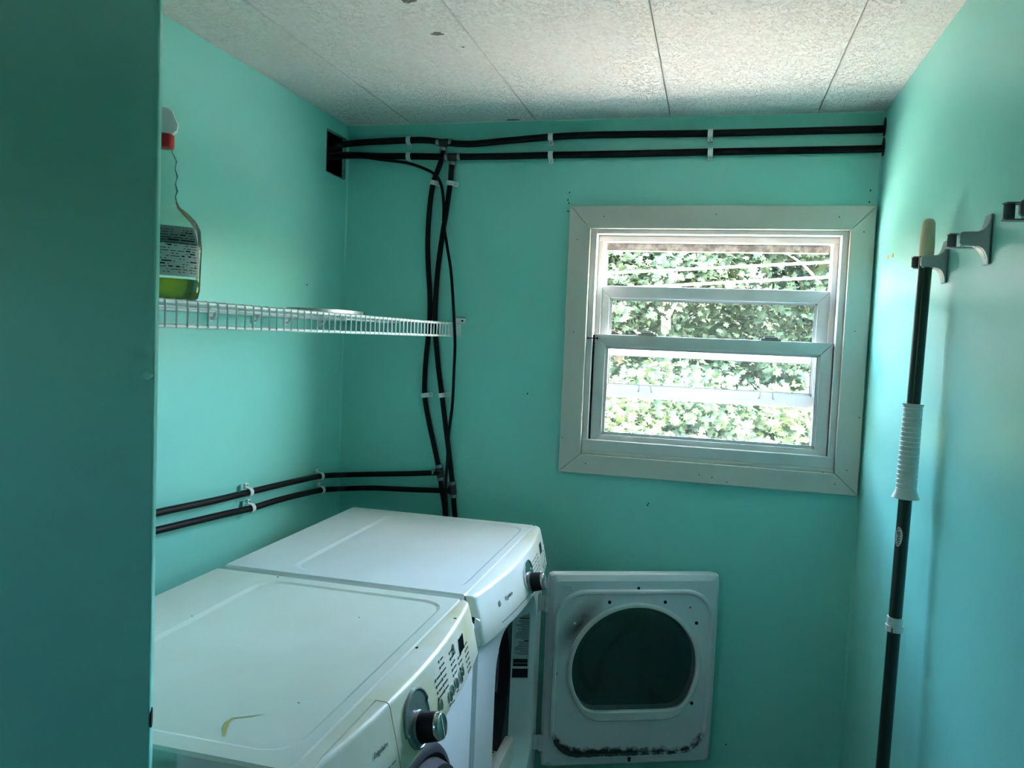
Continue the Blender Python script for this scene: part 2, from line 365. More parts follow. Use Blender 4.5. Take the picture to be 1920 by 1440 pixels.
# jamb boards lining the opening
def wb(name, m, x0, x1, y0, y1, z0, z1, bev=.0015, parent=win):
    b = B().box((x0, y0, z0), (x1, y1, z1))
    if bev: b.bevel(bev, 1)
    return b.obj(name, m, parent)
wb('jamb', 'frame_white', WX0, .861, -.004, .097, WZ0, WZ1); wb('jamb', 'frame_white', 1.578, WX1, -.004, .097, WZ0, WZ1)
wb('head_jamb', 'frame_white', .861, 1.578, -.002, .097, 1.806, WZ1)
wb('head_track', 'frame_white', .861, 1.578, .035, .097, 1.786, 1.806); wb('storm_track', 'dirty_track', .884, 1.556, .070, .094, 1.762, 1.786)
wb('stool', 'frame_white', WX0 + .001, WX1 - .001, -.006, .030, 1.1225, 1.158); wb('sill', 'frame_white', WX0, WX1, .028, .13, 1.112, 1.128, .003)
wb('sill_lip', 'casing', WX0 + .001, WX1 - .001, -.010, .02, 1.112, 1.1225, .001)
for x0, x1, s in ((.861, .878, 0), (1.561, 1.578, 1)):
    wb('parting_stop', 'frame_white', x0, x1, .038, .044, 1.128, 1.786); wb('storm_stop', 'frame_white', x0, x1 + (.008 if not s else 0), .070, .094, 1.128, 1.786)
wb('weatherstrip', 'black', .8615, .8665, .010, .014, 1.152, 1.490, 0)
b = B().box((.848, -.0065, 1.4775), (.875, -.003, 1.4805)); b.box((.846, -.008, 1.475), (.849, -.003, 1.483)); b.box((.8735, .008, 1.475), (.877, .012, 1.483)); b.obj('spring_pin', 'black', win)
for z in (1.462, 1.432, 1.30): B().box((.860, .008, z), (.869, .0095, z + .002)).obj('spring_pin', 'black', win)

def sash(name, x0, x1, z0, z1, y0, y1, st, tr, br, m='frame_white'):
    """four mitred members and a pane; the first member carries the rest as its sub-parts"""
    root = None; gx0, gx1, gz0, gz1 = x0 + st, x1 - st, z0 + br, z1 - tr; e = .0005
    members = (('rail', [(x0, z1), (x1, z1), (gx1, gz1), (gx0, gz1)]), ('rail', [(x0, z0), (x1, z0), (gx1, gz0), (gx0, gz0)]),
               ('stile', [(x0, z0 + 2 * e), (gx0, gz0 + e), (gx0, gz1 - e), (x0, z1 - 2 * e)]), ('stile', [(x1, z0 + 2 * e), (gx1, gz0 + e), (gx1, gz1 - e), (x1, z1 - 2 * e)]))
    bead = B(); ym = (y0 + y1) / 2; w = .006
    for lo, hi in (((gx0, ym - .007, gz0), (gx0 + w, ym + .007, gz1)), ((gx1 - w, ym - .007, gz0), (gx1, ym + .007, gz1)), ((gx0, ym - .007, gz0), (gx1, ym + .007, gz0 + w)), ((gx0, ym - .007, gz1 - w), (gx1, ym + .007, gz1))): bead.box(lo, hi)
    root = bead.obj(name, m, win, origin=(x0, ym, z0))
    for nm, poly in members:
        b = B().prism(poly, lambda u, v, q: (u, q, v), y0, y1); b.bevel(.0018, 2); b.obj(nm, m, root)
    B().box((gx0 - .004, ym - .0015, gz0 - .004), (gx1 + .004, ym + .0015, gz1 + .004)).obj('pane', 'window_glass', root)
    g = B(); q = .0025                                     # dark rubber glazing line
    for lo, hi in (((gx0 + w, ym - .005, gz0 + w), (gx0 + w + q, ym - .002, gz1 - w)), ((gx1 - w - q, ym - .005, gz0 + w), (gx1 - w, ym - .002, gz1 - w)), ((gx0 + w, ym - .005, gz0 + w), (gx1 - w, ym - .002, gz0 + w + q)), ((gx0 + w, ym - .005, gz1 - w - q), (gx1 - w, ym - .002, gz1 - w))): g.box(lo, hi)
    g.obj('glazing_strip', 'ink_grey', root)
    return root
low = sash('lower_sash', .8675, 1.575, 1.135, 1.493, .012, .036, .034, .036, .040)
upp = sash('upper_sash', .868, 1.564, 1.294, 1.648, .044, .066, .036, .038, .036)
sto = sash('storm_sash', .880, 1.558, 1.128, 1.456, .078, .090, .014, .022, .014)
for px in (1.031, 1.399):
    b = B().box((px - .030, .014, 1.493), (px + .030, .034, 1.499)); b.box((px - .020, .012, 1.499), (px + .020, .032, 1.5045)); b.box((px - .034, .016, 1.5045), (px + .012, .030, 1.5085)); b.bevel(.001, 1)
    b.obj('sash_lock', 'grey_metal', low)
for px in (1.030, 1.397):
    path = spline([(px - .019, .043, 1.318), (px - .0175, .038, 1.334), (px - .013, .037, 1.3375), (px + .013, .037, 1.3375), (px + .0175, .038, 1.334), (px + .019, .043, 1.318)], 5)
    b = B().tube(path, .0019, 8); b.cyl((px - .021, .040, 1.317), (px - .021, .0445, 1.317), .003, seg=10); b.cyl((px + .021, .040, 1.317), (px + .021, .0445, 1.317), .003, seg=10)
    b.obj('sash_lift', 'grey_metal', upp)

# ------------------------------------------------------------------ dryer and washer
SX, SE = .744, .1515                         # console seam, rear edge of the top
class Mach:
    def __init__(s, y0, y1): s.y0, s.y1, s.yc, s.h = y0, y1, (y0 + y1) / 2, (y1 - y0) / 2
    def u(s, y): return (y - s.yc) / s.h
    def fx(s, y):
        """x of the console's top edge, x of its bottom edge, z of its bottom edge"""
        u = s.u(y); q = 1 - u * u; e = max(0, (abs(u) - .955) / .045); rd = .014 * (1 - math.sqrt(max(0, 1 - e * e)))
        return .763 + .027 * q - rd, .786 + .027 * q - rd, .800 - .004 * q
    def face(s, y, t):
        """point on the console face (t = 0 top, 1 bottom), with outward normal and 'down' direction"""
        xt, xb, zb = s.fx(y); a, c = Vector((xt, y, .904)), Vector((xb, y, zb + .006)); p = a.lerp(c, t)
        p = p + Vector((.0062 * t * (1 - t), 0, 0)); x2, x3, z2 = s.fx(y + .002); q = Vector((x2, y + .002, .904)).lerp(Vector((x3, y + .002, z2 + .006)), t) + Vector((.0062 * t * (1 - t), 0, 0))
        dn = (c - a).normalized(); al = (q - p).normalized(); n = al.cross(dn).normalized()
        if n.x < 0: n = -n
        return p, n, dn, al
    def sec(s, y, rear=SX, top=.912):
        xt, xb, zb = s.fx(y)
        return [(rear, y, zb), (rear, y, top), (xt - .007, y, top), (xt - .0025, y, top - .0025), (xt, y, top - .008), ((xt + xb) / 2 + .0015, y, (.904 + zb) / 2), (xb, y, zb + .008), (xb - .003, y, zb + .002), (xb - .008, y, zb)]
def ysamp(a, c, n=36): return [a + (c - a) * (.5 - .5 * math.cos(PI * k / n)) for k in range(n + 1)]

def top_panel(mc, root, enamel):
    y0, y1 = mc.y0, mc.y1; z = .914; x0, x1 = SE, SX - .0015
    outer = [(x0, y0), (x1, y0), (x1, y1), (x0, y1)]; c = ((x0 + x1) / 2, mc.yc)
    P = [outer] + [rrect(x0 + a, x1 - c_, y0 + d, y1 - d, r, 8) for a, c_, d, r in ((.145, .020, .034, .05), (.157, .026, .042, .045))]
    o = rrect(x0, x1, y0, y1, .004, 3)
    L = star_loops([rrect(x0 + .004, x1 - .002, y0 + .004, y1 - .004, .004, 3), P[1], P[2]], c, 120, outer)
    Lo = star_loops([o], c, 120, outer)[0]
    b = B(); b.rings([[(u, v, .868) for u, v in Lo], [(u, v, z - .004) for u, v in Lo], [(u, v, z) for u, v in L[0]], [(u, v, z) for u, v in L[1]], [(u, v, z - .0026) for u, v in L[2]]], True, True)
    return b.obj('top_panel', enamel, root, ang=.08)

def on_face(mc, y, t, poly, name, m, parent, d0=0, d1=.001, bev=0, seg=None):
    """small piece on the console face: poly in (along, up) metres around (y, t)"""
    p, n, dn, al = mc.face(y, t)
    b = B().prism(poly, lambda u, v, w: p + al * u - dn * v + n * w, d0, d1)
    if bev: b.bevel(bev, 2)
    return b.obj(name, m, parent)
def rect(w, h): return [(-w / 2, -h / 2), (w / 2, -h / 2), (w / 2, h / 2), (-w / 2, h / 2)]

def controls(mc, con, yk, tk, ydisp, sgn, big):
    # dial plate: shallow chrome dish with a stepped rim
    p, n, dn, al = mc.face(yk, tk); R = .050 if big else .046
    f = lambda u, v, w: p + al * u - dn * v + n * w
    half = [(R * math.cos(a), R * math.sin(a)) for a in (PI * (.12 + .93 * k / 20) for k in range(21))]
    low_ = [(R * .88 * math.cos(a), R * .88 * math.sin(a)) for a in (PI * (1.05 + 1.07 * k / 20) for k in range(21))]
    L = half + low_
    b = B(); b.rings([[f(u, v, -.001) for u, v in L], [f(u, v, .004) for u, v in L], [f(u * .95, v * .95, .0045) for u, v in L], [f(u * .88, v * .88, .0015) for u, v in L]], True)
    plate = b.obj('dial_plate', 'chrome' if not big else 'galv', con)
    k0 = p - dn * -.0 + dn * .012
    b = B(); b.cyl(k0 + n * .0, k0 + n * .006, .027, .026, 36); b.obj('dial_collar', 'grey_metal', con)
    b = B(); b.cyl(k0 + n * .005, k0 + n * .034, .0245, .0225, 36); b.bevel(.0015, 1); kn = b.obj('dial_knob', 'black', con)
    b = B(); b.cyl(k0 + n * .033, k0 + n * .042, .0225, .020, 36); b.bevel(.002, 2); b.obj('dial_cap', 'chrome', con)
    q = k0 + n * .0421
    b = B().prism(rect(.002, .036), lambda u, v, w: q + al * u - dn * v + n * w, 0, .0006); b.obj('pointer_mark', 'label_white', con)
    # display window
    on_face(mc, ydisp, .30, [(-.020, -.013), (.014, -.013), (.020, .013), (-.014, .013)], 'display', 'display', con, -.0005, .0009)

def print_marks(mc, con, items, m='ink'):
    b = B()
    for y, t, w, h in items:
        p, n, dn, al = mc.face(y, t)
        b.prism(rect(w, h), lambda u, v, q: p + al * u - dn * v + n * q, .0, .0005)
    return b.obj('panel_print', m, con, kind='stuff')

def machine(name, y0, y1, label, cat):
    mc = Mach(y0, y1); root = empty(name, (.46, mc.yc, 0), label, cat, None)
    top_panel(mc, root, 'reflection_tint_enamel' if cat == 'washer' else 'white_enamel')
    for x in (.2, .72):
        for y in (y0 + .06, y1 - .06): B().cyl((x, y, 0), (x, y, .03), .02, .018, 16).obj('foot', 'black', root)
    return mc, root

# ---- dryer
D, dryer = machine('dryer', -.884, -.200, 'white front-loading dryer against the back wall, its door hanging open', 'dryer')
FXD = .776
b = B(); t = .012
b.box((.158, D.y0, .03), (FXD - .01, D.y0 + t, .868)); b.box((.158, D.y1 - t, .03), (FXD - .01, D.y1, .868)); b.box((.158, D.y0, .03), (.17, D.y1, .868)); b.box((.158, D.y0, .03), (FXD - .01, D.y1, .045)); b.box((.158, D.y0, .850), (FXD - .01, D.y1, .868))
b.obj('cabinet', 'white_enamel', dryer)
oy0, oy1, oz0, oz1 = -.712, -.268, .215, .752; oc = ((oy0 + oy1) / 2, (oz0 + oz1) / 2)
rect_o = [(D.y0, .04), (D.y1, .04), (D.y1, .866), (D.y0, .866)]
op = lambda gy, r, gz=None: rrect(oy0 + gy, oy1 - gy, oz0 + (gz or gy), oz1 - (gz or gy), r, 8)
L = star_loops([rrect(D.y0, D.y1, .04, .866, .006, 3), op(-.010, .10), op(0, .09), op(.004, .088), op(.022, .085)], oc, 120, rect_o)
b = B(); b.rings([[(FXD - .030, y, z) for y, z in L[0]], [(FXD - .006, y, z) for y, z in L[0]], [(FXD, y, z) for y, z in star_loops([rrect(D.y0 + .006, D.y1 - .006, .046, .860, .006, 3)], oc, 120, rect_o)[0]], [(FXD, y, z) for y, z in L[1]], [(FXD - .003, y, z) for y, z in L[2]], [(FXD - .012, y, z) for y, z in L[3]], [(FXD - .066, y, z) for y, z in L[4]]])
front = b.obj('front_panel', 'white_enamel', dryer, ang=.4)
# inner bulkhead with the drum mouth
drc = (oc[0], oc[1] + .01); L = star_loops([op(.022, .085), [(drc[0] + .195 * math.cos(2 * PI * k / 64), drc[1] + .235 * math.sin(2 * PI * k / 64)) for k in range(64)]], drc, 96)
b = B(); b.rings([[(FXD - .066, y, z) for y, z in L[0]], [(FXD - .070, y, z) for y, z in L[1]], [(FXD - .100, y, z) for y, z in L[1]]]); b.obj('bulkhead', 'grey_ring', dryer)
b = B(); ring = lambda x, r, k=48: [(x, drc[0] + r * math.cos(2 * PI * i / k), drc[1] + .01 + r * math.sin(2 * PI * i / k)) for i in range(k)]
b.rings([ring(.672, .245), ring(.668, .30), ring(.20, .30), ring(.19, .20)], True); drum = b.obj('drum', 'steel_drum', dryer)
for k in range(3):
    a = 2 * PI * k / 3 + .5; c, s_ = math.cos(a), math.sin(a)
    b = B().prism([(-.035, .298), (.035, .298), (.012, .235), (-.012, .235)], lambda u, v, w: (w, drc[0] + c * v - s_ * u, drc[1] + .01 + s_ * v + c * u), .25, .60); b.bevel(.006, 2); b.obj('drum_vane', 'steel_drum', drum)
# lint screen housing on the floor of the mouth
b = B().box((.660, -.650, .262), (.706, -.335, .300)); b.box((.710, -.660, .255), (.738, -.325, .322)); b.bevel(.004, 2); lint = b.obj('lint_screen', 'white_plastic', dryer)
b = B()
for k in range(22):
    for j in range(3): b.box((.666 + .011 * j, -.648 + .0142 * k, .3002), (.672 + .011 * j, -.640 + .0142 * k, .3008))
b.obj('lint_grille', 'ink', lint)
# warning label on the far cheek of the mouth
A0, A1 = Vector((FXD - .012, oy1 - .004, 0)), Vector((FXD - .066, oy1 - .022, 0)); dirn = (A1 - A0).normalized(); nn = Vector((dirn.y, -dirn.x, 0));
if nn.y > 0: nn = -nn
lf = lambda u, v, w: A0 + dirn * (u * .82) + nn * w + Vector((0, 0, v))
wl_ = B().prism([(.006, .475), (.066, .475), (.066, .690), (.006, .690)], lf, .0002, .001).obj('warning_label', 'label_white', dryer)
b = B(); r = random.Random(3)
def lbox(u0, u1, v0, v1): b.prism([(u0, v0), (u1, v0), (u1, v1), (u0, v1)], lf, .0009, .0014)
lbox(.012, .060, .677, .686); lbox(.010, .062, .555 - .02, .543 - .02); lbox(.010, .062, .513, .522)
z = .671
while z > .548:
    if r.random() < .2: lbox(.010, .010 + .03 * r.random() + .01, z - .003, z)
    else: lbox(.010, .036 + .024 * r.random(), z - .0014, z)
    z -= .0042
lbox(.008, .064, .479, .506); b.obj('label_print', 'ink', wl_)
# console
b = B().loft([D.sec(y) for y in ysamp(D.y0, D.y1)]); dcon = b.obj('console', 'white_plastic', dryer, ang=.7)
controls(D, dcon, -.520, .50, -.300, 1, False)
items = []; r = random.Random(5)
for col, y in enumerate((-.445, -.412, -.376)):
    for k in range(5 - (col == 0)): items += [(y - .010, .28 + .10 * k, .0035, .004), (y + .004, .28 + .10 * k, .012 + .006 * r.random(), .0022)]
for k in range(5): items += [(-.255, .52 + .08 * k, .003, .004), (-.243, .52 + .08 * k, .012, .002)]
for k in range(4): items.append((-.44 + .035 * k, .93, .014, .002))
print_marks(D, dcon, items, 'ink_grey')
for k, (y, t) in enumerate(((-.392, .82), (-.376, .82), (-.352, .80), (-.300, .80), (-.268, .80))): on_face(D, y, t, circ(.0065, 20, 1.5), 'button', 'white_plastic', dcon, -.001, .004, .0015)
p, n, dn, al = D.face(-.700, .42)
text_mesh('brand_lettering', 'Frigidaire', .014, 'ink_grey', lambda x, y, z: (lambda q: q[0] + q[1] * (.0004 + z) - q[2] * y)(D.face(-.700 + x, .42)), dcon, shear=.2)
on_face(D, -.762, .42, [(-.005, -.006), (.005, -.006), (.005, .002), (0, .008), (-.005, .002)], 'brand_mark', 'ink_grey', dcon, 0, .0006)
b = B()
for k in range(16):
    pp, n, dn, al = D.face(-.76 + .0148 * k, .84); b.prism(rect(.0115, .0022), lambda u, v, w: pp + al * u - dn * v + n * w, .0003, .0007)
b.obj('panel_print', 'ink_grey', dcon, kind='stuff')
# door, hung on the far side and swung open
th = math.radians(22); DW, DZ0, DZ1 = .522, .205, .787; DH = DZ1 - DZ0
dx, dy = Vector((math.cos(th), math.sin(th), 0)), Vector((-math.sin(th), math.cos(th), 0)); HG = Vector((.806, -.252, DZ0))
df = lambda u, v, w: HG + dx * u + Vector((0, 0, v)) - dy * w          # w > 0 towards the room
def door_material():
    m = mat('door_enamel', (.66, .69, .69), .4, .4); nt = m.node_tree; bs = nt.nodes['Principled BSDF']
    N = lambda t: nt.nodes.new(t); LK = nt.links.new
    tc = N('ShaderNodeTexCoord'); sp = N('ShaderNodeSeparateXYZ'); LK(tc.outputs['Object'], sp.inputs[0])
    def math_(op, a, c=None):
        k = N('ShaderNodeMath'); k.operation = op
        for i, v in enumerate((a, c)):
            if v is None: continue
            if isinstance(v, (int, float)): k.inputs[i].default_value = v
            else: LK(v, k.inputs[i])
        return k.outputs[0]
    def rng_(v, a, c):
        k = N('ShaderNodeMapRange'); k.inputs[1].default_value = a; k.inputs[2].default_value = c; k.clamp = True; LK(v, k.inputs[0]); return k.outputs[0]
    u, v = sp.outputs[0], sp.outputs[2]
    n = N('ShaderNodeTexNoise'); n.inputs['Scale'].default_value = 60; n.inputs['Detail'].default_value = 6; LK(tc.outputs['Object'], n.inputs[0])
    n2 = N('ShaderNodeTexNoise'); n2.inputs['Scale'].default_value = 14; n2.inputs['Detail'].default_value = 4; LK(tc.outputs['Object'], n2.inputs[0])
    # lint grime caught just inside the lower run of the seal groove (distance to its rounded outline)
    qx = math_('SUBTRACT', math_('ABSOLUTE', math_('SUBTRACT', u, .262)), .153); qz = math_('SUBTRACT', math_('ABSOLUTE', math_('SUBTRACT', v, .282)), .163)
    outd = math_('SQRT', math_('ADD', math_('POWER', math_('MAXIMUM', qx, 0), 2), math_('POWER', math_('MAXIMUM', qz, 0), 2)))
    dist = math_('SUBTRACT', math_('ADD', outd, math_('MINIMUM', math_('MAXIMUM', qx, qz), 0)), .085)
    band = math_('MULTIPLY', rng_(dist, -.036, -.007), math_('SUBTRACT', 1, rng_(dist, -.002, .006)))
    band = math_('MULTIPLY', band, math_('SUBTRACT', 1, rng_(v, .080, .125)))
    heavy = math_('SUBTRACT', 1.15, math_('MULTIPLY', rng_(u, .10, .42), .45))
    g = math_('MULTIPLY', rng_(math_('ADD', math_('MULTIPLY', band, heavy), math_('MULTIPLY', math_('SUBTRACT', n.outputs[0], .5), 1.3)), .44, .86), .97)
    # brown scorch beside the upper hinge side of the glass
    ax = math_('SUBTRACT', u, .092); az = math_('SUBTRACT', v, .432)
    along = math_('ADD', math_('MULTIPLY', ax, .60), math_('MULTIPLY', az, .80)); acr = math_('SUBTRACT', math_('MULTIPLY', ax, .80), math_('MULTIPLY', az, .60))
    d2 = math_('SQRT', math_('ADD', math_('POWER', math_('MULTIPLY', along, .55), 2), math_('POWER', math_('MULTIPLY', acr, 1.5), 2)))
    sc = math_('MULTIPLY', math_('SUBTRACT', 1, rng_(d2, .004, .068)), rng_(n2.outputs[0], .05, .55))
    m1 = N('ShaderNodeMix'); m1.data_type = 'RGBA'; m1.inputs[6].default_value = (.66, .69, .69, 1); m1.inputs[7].default_value = (.09, .055, .03, 1); LK(sc, m1.inputs[0])
    m2 = N('ShaderNodeMix'); m2.data_type = 'RGBA'; m2.inputs[7].default_value = (.015, .014, .012, 1); LK(m1.outputs[2], m2.inputs[6]); LK(g, m2.inputs[0])
    LK(m2.outputs[2], bs.inputs['Base Color'])
door_material()
wc, wr = (.268, .300), .190                   # glass centre and radius in door coordinates
flat = .128
def wshape(gr, gf):
    R, f = wr + gr, flat + gf; a0 = math.acos(f / R)
    pts = [(wc[0] + R * math.sin(a), wc[1] - R * math.cos(a) * (.96 if math.cos(a) < 0 else 1)) for a in (a0 + (2 * PI - 2 * a0) * k / 80 for k in range(81))]
    # soften the two corners where the flat meets the arc
    out = []
    for i, q in enumerate(pts):
        out.append(q)
    return out
def soft(poly, it=3):
    for _ in range(it): poly = [tuple((.25 * poly[i - 1][k] + .5 * poly[i][k] + .25 * poly[(i + 1) % len(poly)][k]) for k in (0, 1)) for i in range(len(poly))]
    return poly
def shape(gr, gf):
    L = star_loops([wshape(gr, gf)], wc, 120)[0]; return soft(L, 8)
outer_r = [(0, 0), (DW, 0), (DW, DH), (0, DH)]
def L4(poly): return star_loops([poly], wc, 120, outer_r)[0]
inn = shape(.004, .004)
dl = lambda poly, w: [df(u, v, w) for u, v in L4(poly)]
b = B(); b.rings([dl(inn, -.034), dl(rrect(.004, DW - .004, .004, DH - .004, .012, 4), -.034), dl(rrect(0, DW, 0, DH, .014, 4), -.028), dl(rrect(0, DW, 0, DH, .012, 4), -.004), dl(rrect(.003, DW - .003, .003, DH - .003, .010, 4), .0), dl(rrect(.016, DW - .010, .010, DH - .020, .012, 4), .0065), dl(inn, .0065), dl(inn, -.034)])
me = b.mesh('door', 'door_enamel', .3)
# door mesh keeps its own axes (u, out, v) so that its wear sits in door coordinates
frame = Matrix(((dx.x, dy.x, 0, HG.x), (dx.y, dy.y, 0, HG.y), (0, 0, 1, HG.z), (0, 0, 0, 1)))
me.transform(frame.inverted()); door = link(bpy.data.objects.new('door', me), dryer, HG); door.rotation_euler = (0, 0, th)
def dpart(b, name, m, ang=.6):
    me = b.mesh(name, m, ang); me.transform(frame.inverted())
    o = bpy.data.objects.new(name, me); COL.objects.link(o); o.parent = door; return o
G = rrect(.024, DW - .022, .034, DH - .052, .085, 10)
dpart(B().tube([df(u, v, .0065) for u, v in G], .0078, 8, closed=True), 'seal_groove', 'door_enamel')
s0, s1, s2 = shape(.017, .034), shape(.012, .029), shape(.002, .002)
b = B(); b.rings([dl(s0, .005), dl(s0, .010), dl(s1, .0145), dl(shape(.006, .006), .0145), dl(s2, .011), dl(s2, -.030)]); dpart(b, 'window_rim', 'rim_plastic')
b = B(); gl = shape(.003, .003); ctr = wc
lo_ = [[(ctr[0] + (u - ctr[0]) * k, ctr[1] + (v - ctr[1]) * k) for u, v in gl] for k in (1, .9, .7, .4, .12)]
b.rings([[df(u, v, w) for u, v in l] for l, w in zip(lo_, (.002, .0, -.008, -.014, -.016))], True); dpart(b, 'door_glass', 'door_glass')
b = B(); b.rings([[df(u, v, w) for u, v in shape(.003, .003)] for w in (-.031, -.033)], True, True); dpart(b, 'outer_glass', 'door_glass')
mp = .000455
def cpx(x, y): return ((x - (108 - 63 * (y - 120) / 1290)) / (1142) * DW, DH - (y - 124) / (1290 - 30 * (x - 108) / 1142) * DH)   # from a close view of the door
for x, y in ((497, 306), (870, 306), (1083, 445), (1055, 982), (935, 1053), (357, 1060)):
    u, v = cpx(x, y); b = B().cyl(df(u, v, .006), df(u, v, .0085), .0052, .0048, 16); dpart(b, 'screw', 'rubber')
u, v = cpx(268, 445); dpart(B().cyl(df(u, v, .006), df(u, v, .010), .004, .003, 14), 'plug', 'label_white')
u, v = cpx(1040, 342); dpart(B().cyl(df(u, v, .006), df(u, v, .0072), .0025, seg=10), 'screw_hole', 'dirt')
u, v = cpx(690, 216); dpart(B().prism(rect(.008, .010), lambda a, c, w: df(u + a, v + c, w), .006, .0075), 'latch_slot', 'ink')
u, v = cpx(227, 220); dpart(B().tube([df(u + a, v + c, .0065) for a, c in rrect(-.011, .011, -.011, .011, .002, 3)], .0016, 6, closed=True), 'embossed_square', 'door_enamel')
u, v = cpx(632, 1345); dpart(B().prism([(-.008, .008), (.008, .010), (.004, 0), (.003, -.012), (-.004, -.014), (-.006, -.002)], lambda a, c, w: df(u + a, v + c, w), .006, .0085), 'strike_latch', 'dirt')
u, v = cpx(1085, 1346); dpart(B().prism(rect(.016, .003), lambda a, c, w: df(u + a, v + c, w), .006, .0072), 'scuff', 'label_white')
u, v = cpx(140, 786); dpart(B().prism([(-.010, 0), (.006, 0), (.006, .008), (.0045, .008), (.0045, .0015), (-.010, .0015)], lambda a, c, w: df(u + a, v + c, w), .006, .0071), 'scratch', 'ink')
for v in (.492, .072):
    b = B().cyl(df(-.006, v - .024, -.006), df(-.006, v + .024, -.006), .0038, seg=12)
    b.prism([(-.006, v - .024), (.006, v - .024), (.006, v + .024), (-.006, v + .024)], df, -.004, -.001)
    b.box((FXD, -.258, DZ0 + v - .026), (FXD + .0022, -.240, DZ0 + v + .026)); b.prism([(-.026, v - .022), (-.005, v - .022), (-.005, v + .022), (-.026, v + .022)], df, -.010, -.0075)
    for q in (-.015, .015): b.cyl((FXD + .002, -.250, DZ0 + v + q), (FXD + .004, -.250, DZ0 + v + q), .003, seg=12)
    dpart(b, 'hinge', 'rim_plastic')

# ---- washer
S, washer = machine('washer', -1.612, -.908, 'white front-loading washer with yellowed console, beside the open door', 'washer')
b = B().box((.158, S.y0, .03), (FXD, S.y1, .868)); b.bevel(.008, 3); b.obj('cabinet', 'white_enamel', washer)
yd = -1.392                                   # the drawer starts here
b = B().loft([S.sec(y) for y in ysamp(yd + .001, S.y1, 30)]); wcon = b.obj('console', 'aged_plastic', washer, ang=.7)
b = B().loft([[(SX, y, .80), (SX, y, .912), (SX + .018, y, .912), (SX + .018, y, .80)] for y in ysamp(S.y0 + .003, yd + .001, 8)]); b.obj('drawer_surround', 'aged_plastic', washer)
b = B().loft([S.sec(y, SX + .0198, .9115) for y in ysamp(S.y0, yd - .001, 24)]); wdr = b.obj('detergent_drawer', 'aged_plastic', washer, ang=.7)
controls(S, wcon, -1.315, .52, -1.045, 1, True)
items = []; r = random.Random(8)
for y, t0, n in ((-1.212, .30, 4), (-1.180, .10, 6), (-1.120, .18, 5), (-1.075, .44, 3), (-1.022, .42, 6)):
    for k in range(n): items += [(y - .006, t0 + .10 * k, .0036, .0045), (y + .010, t0 + .10 * k, .014 + .008 * r.random(), .0022)]
for y, t in ((-1.262, .92), (-1.222, .88), (-1.165, .93), (-1.148, .95), (-1.115, .90), (-1.08, .88)): items.append((y, t, .014, .0022))
print_marks(S, wcon, items)
for y, t in ((-1.258, .74), (-1.216, .70), (-1.164, .78), (-1.150, .74), (-1.120, .74), (-1.088, .74), (-1.074, .70), (-1.098, .20)):
    on_face(S, y, t, circ(.0062, 20, 1.6), 'button', 'chrome' if t > .2 else 'white_plastic', wcon, -.001, .004, .0015)
text_mesh('brand_lettering', 'Frigidaire', .011, 'ink_grey', lambda x, y, z: (lambda q: q[0] + q[1] * (.0004 + z) - q[2] * y)(S.face(-1.440 + x, .40)), wdr, shear=.2)
b = B()
for k in range(8):
    pp, n, dn, al = S.face(-1.53 + .017 * k, .72); b.prism(rect(.013, .0024), lambda u, v, w: pp + al * u - dn * v + n * w, .0003, .0007)
b.obj('panel_print', 'ink_grey', wdr, kind='stuff')
p, n, dn, al = S.face(-1.466, .98)
on_face(S, -1.452, .93, [(-.050, -.012), (.020, -.012), (.024, .010), (.018, .014), (-.050, .014)], 'drawer_chart', 'display', wdr, 0, .0008)
patch('chip', 'dirt', wcon, (SX + .022, -1.02, .912), .003, .003, (0, 0, 1), seed=2, t=.0006)
patch('chip', 'dirt', wcon, (SX + .004, -1.182, .912), .003, .004, (0, 0, 1), seed=3, t=.0006)
# round door
dcy, dcz = -1.262, .520
rg = lambda x, r, k=64: [(x, dcy + r * math.cos(2 * PI * i / k), dcz + r * math.sin(2 * PI * i / k)) for i in range(k)]
b = B(); b.rings([rg(FXD - .002, .238), rg(FXD + .004, .234), rg(FXD + .010, .220), rg(FXD + .004, .212)]); wd = b.obj('door', 'grey_ring', washer)
b = B(); b.rings([rg(FXD + .002, .214), rg(FXD + .030, .205), rg(FXD + .040, .190), rg(FXD + .042, .165), rg(FXD + .030, .155)]); b.obj('door_ring', 'rubber', wd)
b = B(); b.rings([rg(FXD + .032, .160), rg(FXD + .045, .13), rg(FXD + .052, .06)], True); b.obj('door_glass', 'display', wd)
# marks on the lid: dried yellow drip, dark specks
tp = [onz(x, y, .9118) for x, y in ((421, 1381), (421, 1366), (426, 1355), (436, 1347), (450, 1345), (475, 1342), (497, 1339))]
b = B(); wid = (.0012, .0036, .0032, .0024, .0013, .0016, .0005)
vl = []
for i, p in enumerate(tp):
    t = (tp[min(i + 1, 6)] - tp[max(i - 1, 0)]).normalized(); q = Vector((-t.y, t.x, 0)) * wid[i]; vl.append((b.bm.verts.new(p + q + Vector((0, 0, .0002))), b.bm.verts.new(p - q + Vector((0, 0, .0002)))))
for A, C in zip(vl, vl[1:]): b.bm.faces.new((A[0], C[0], C[1], A[1]))
b.obj('dried_drip', 'stain_yellow', washer)
for x, y, s_ in ((521, 1082, .003), (360, 1155, .002), (673, 1158, .0018), (560, 1318, .0022)): patch('speck', 'dirt', washer, onz(x, y, .9114 if x > 521 else .9142), s_ * .7, s_ * .7, (0, 0, 1), seed=x, t=.0003 if x <= 560 else .0008)

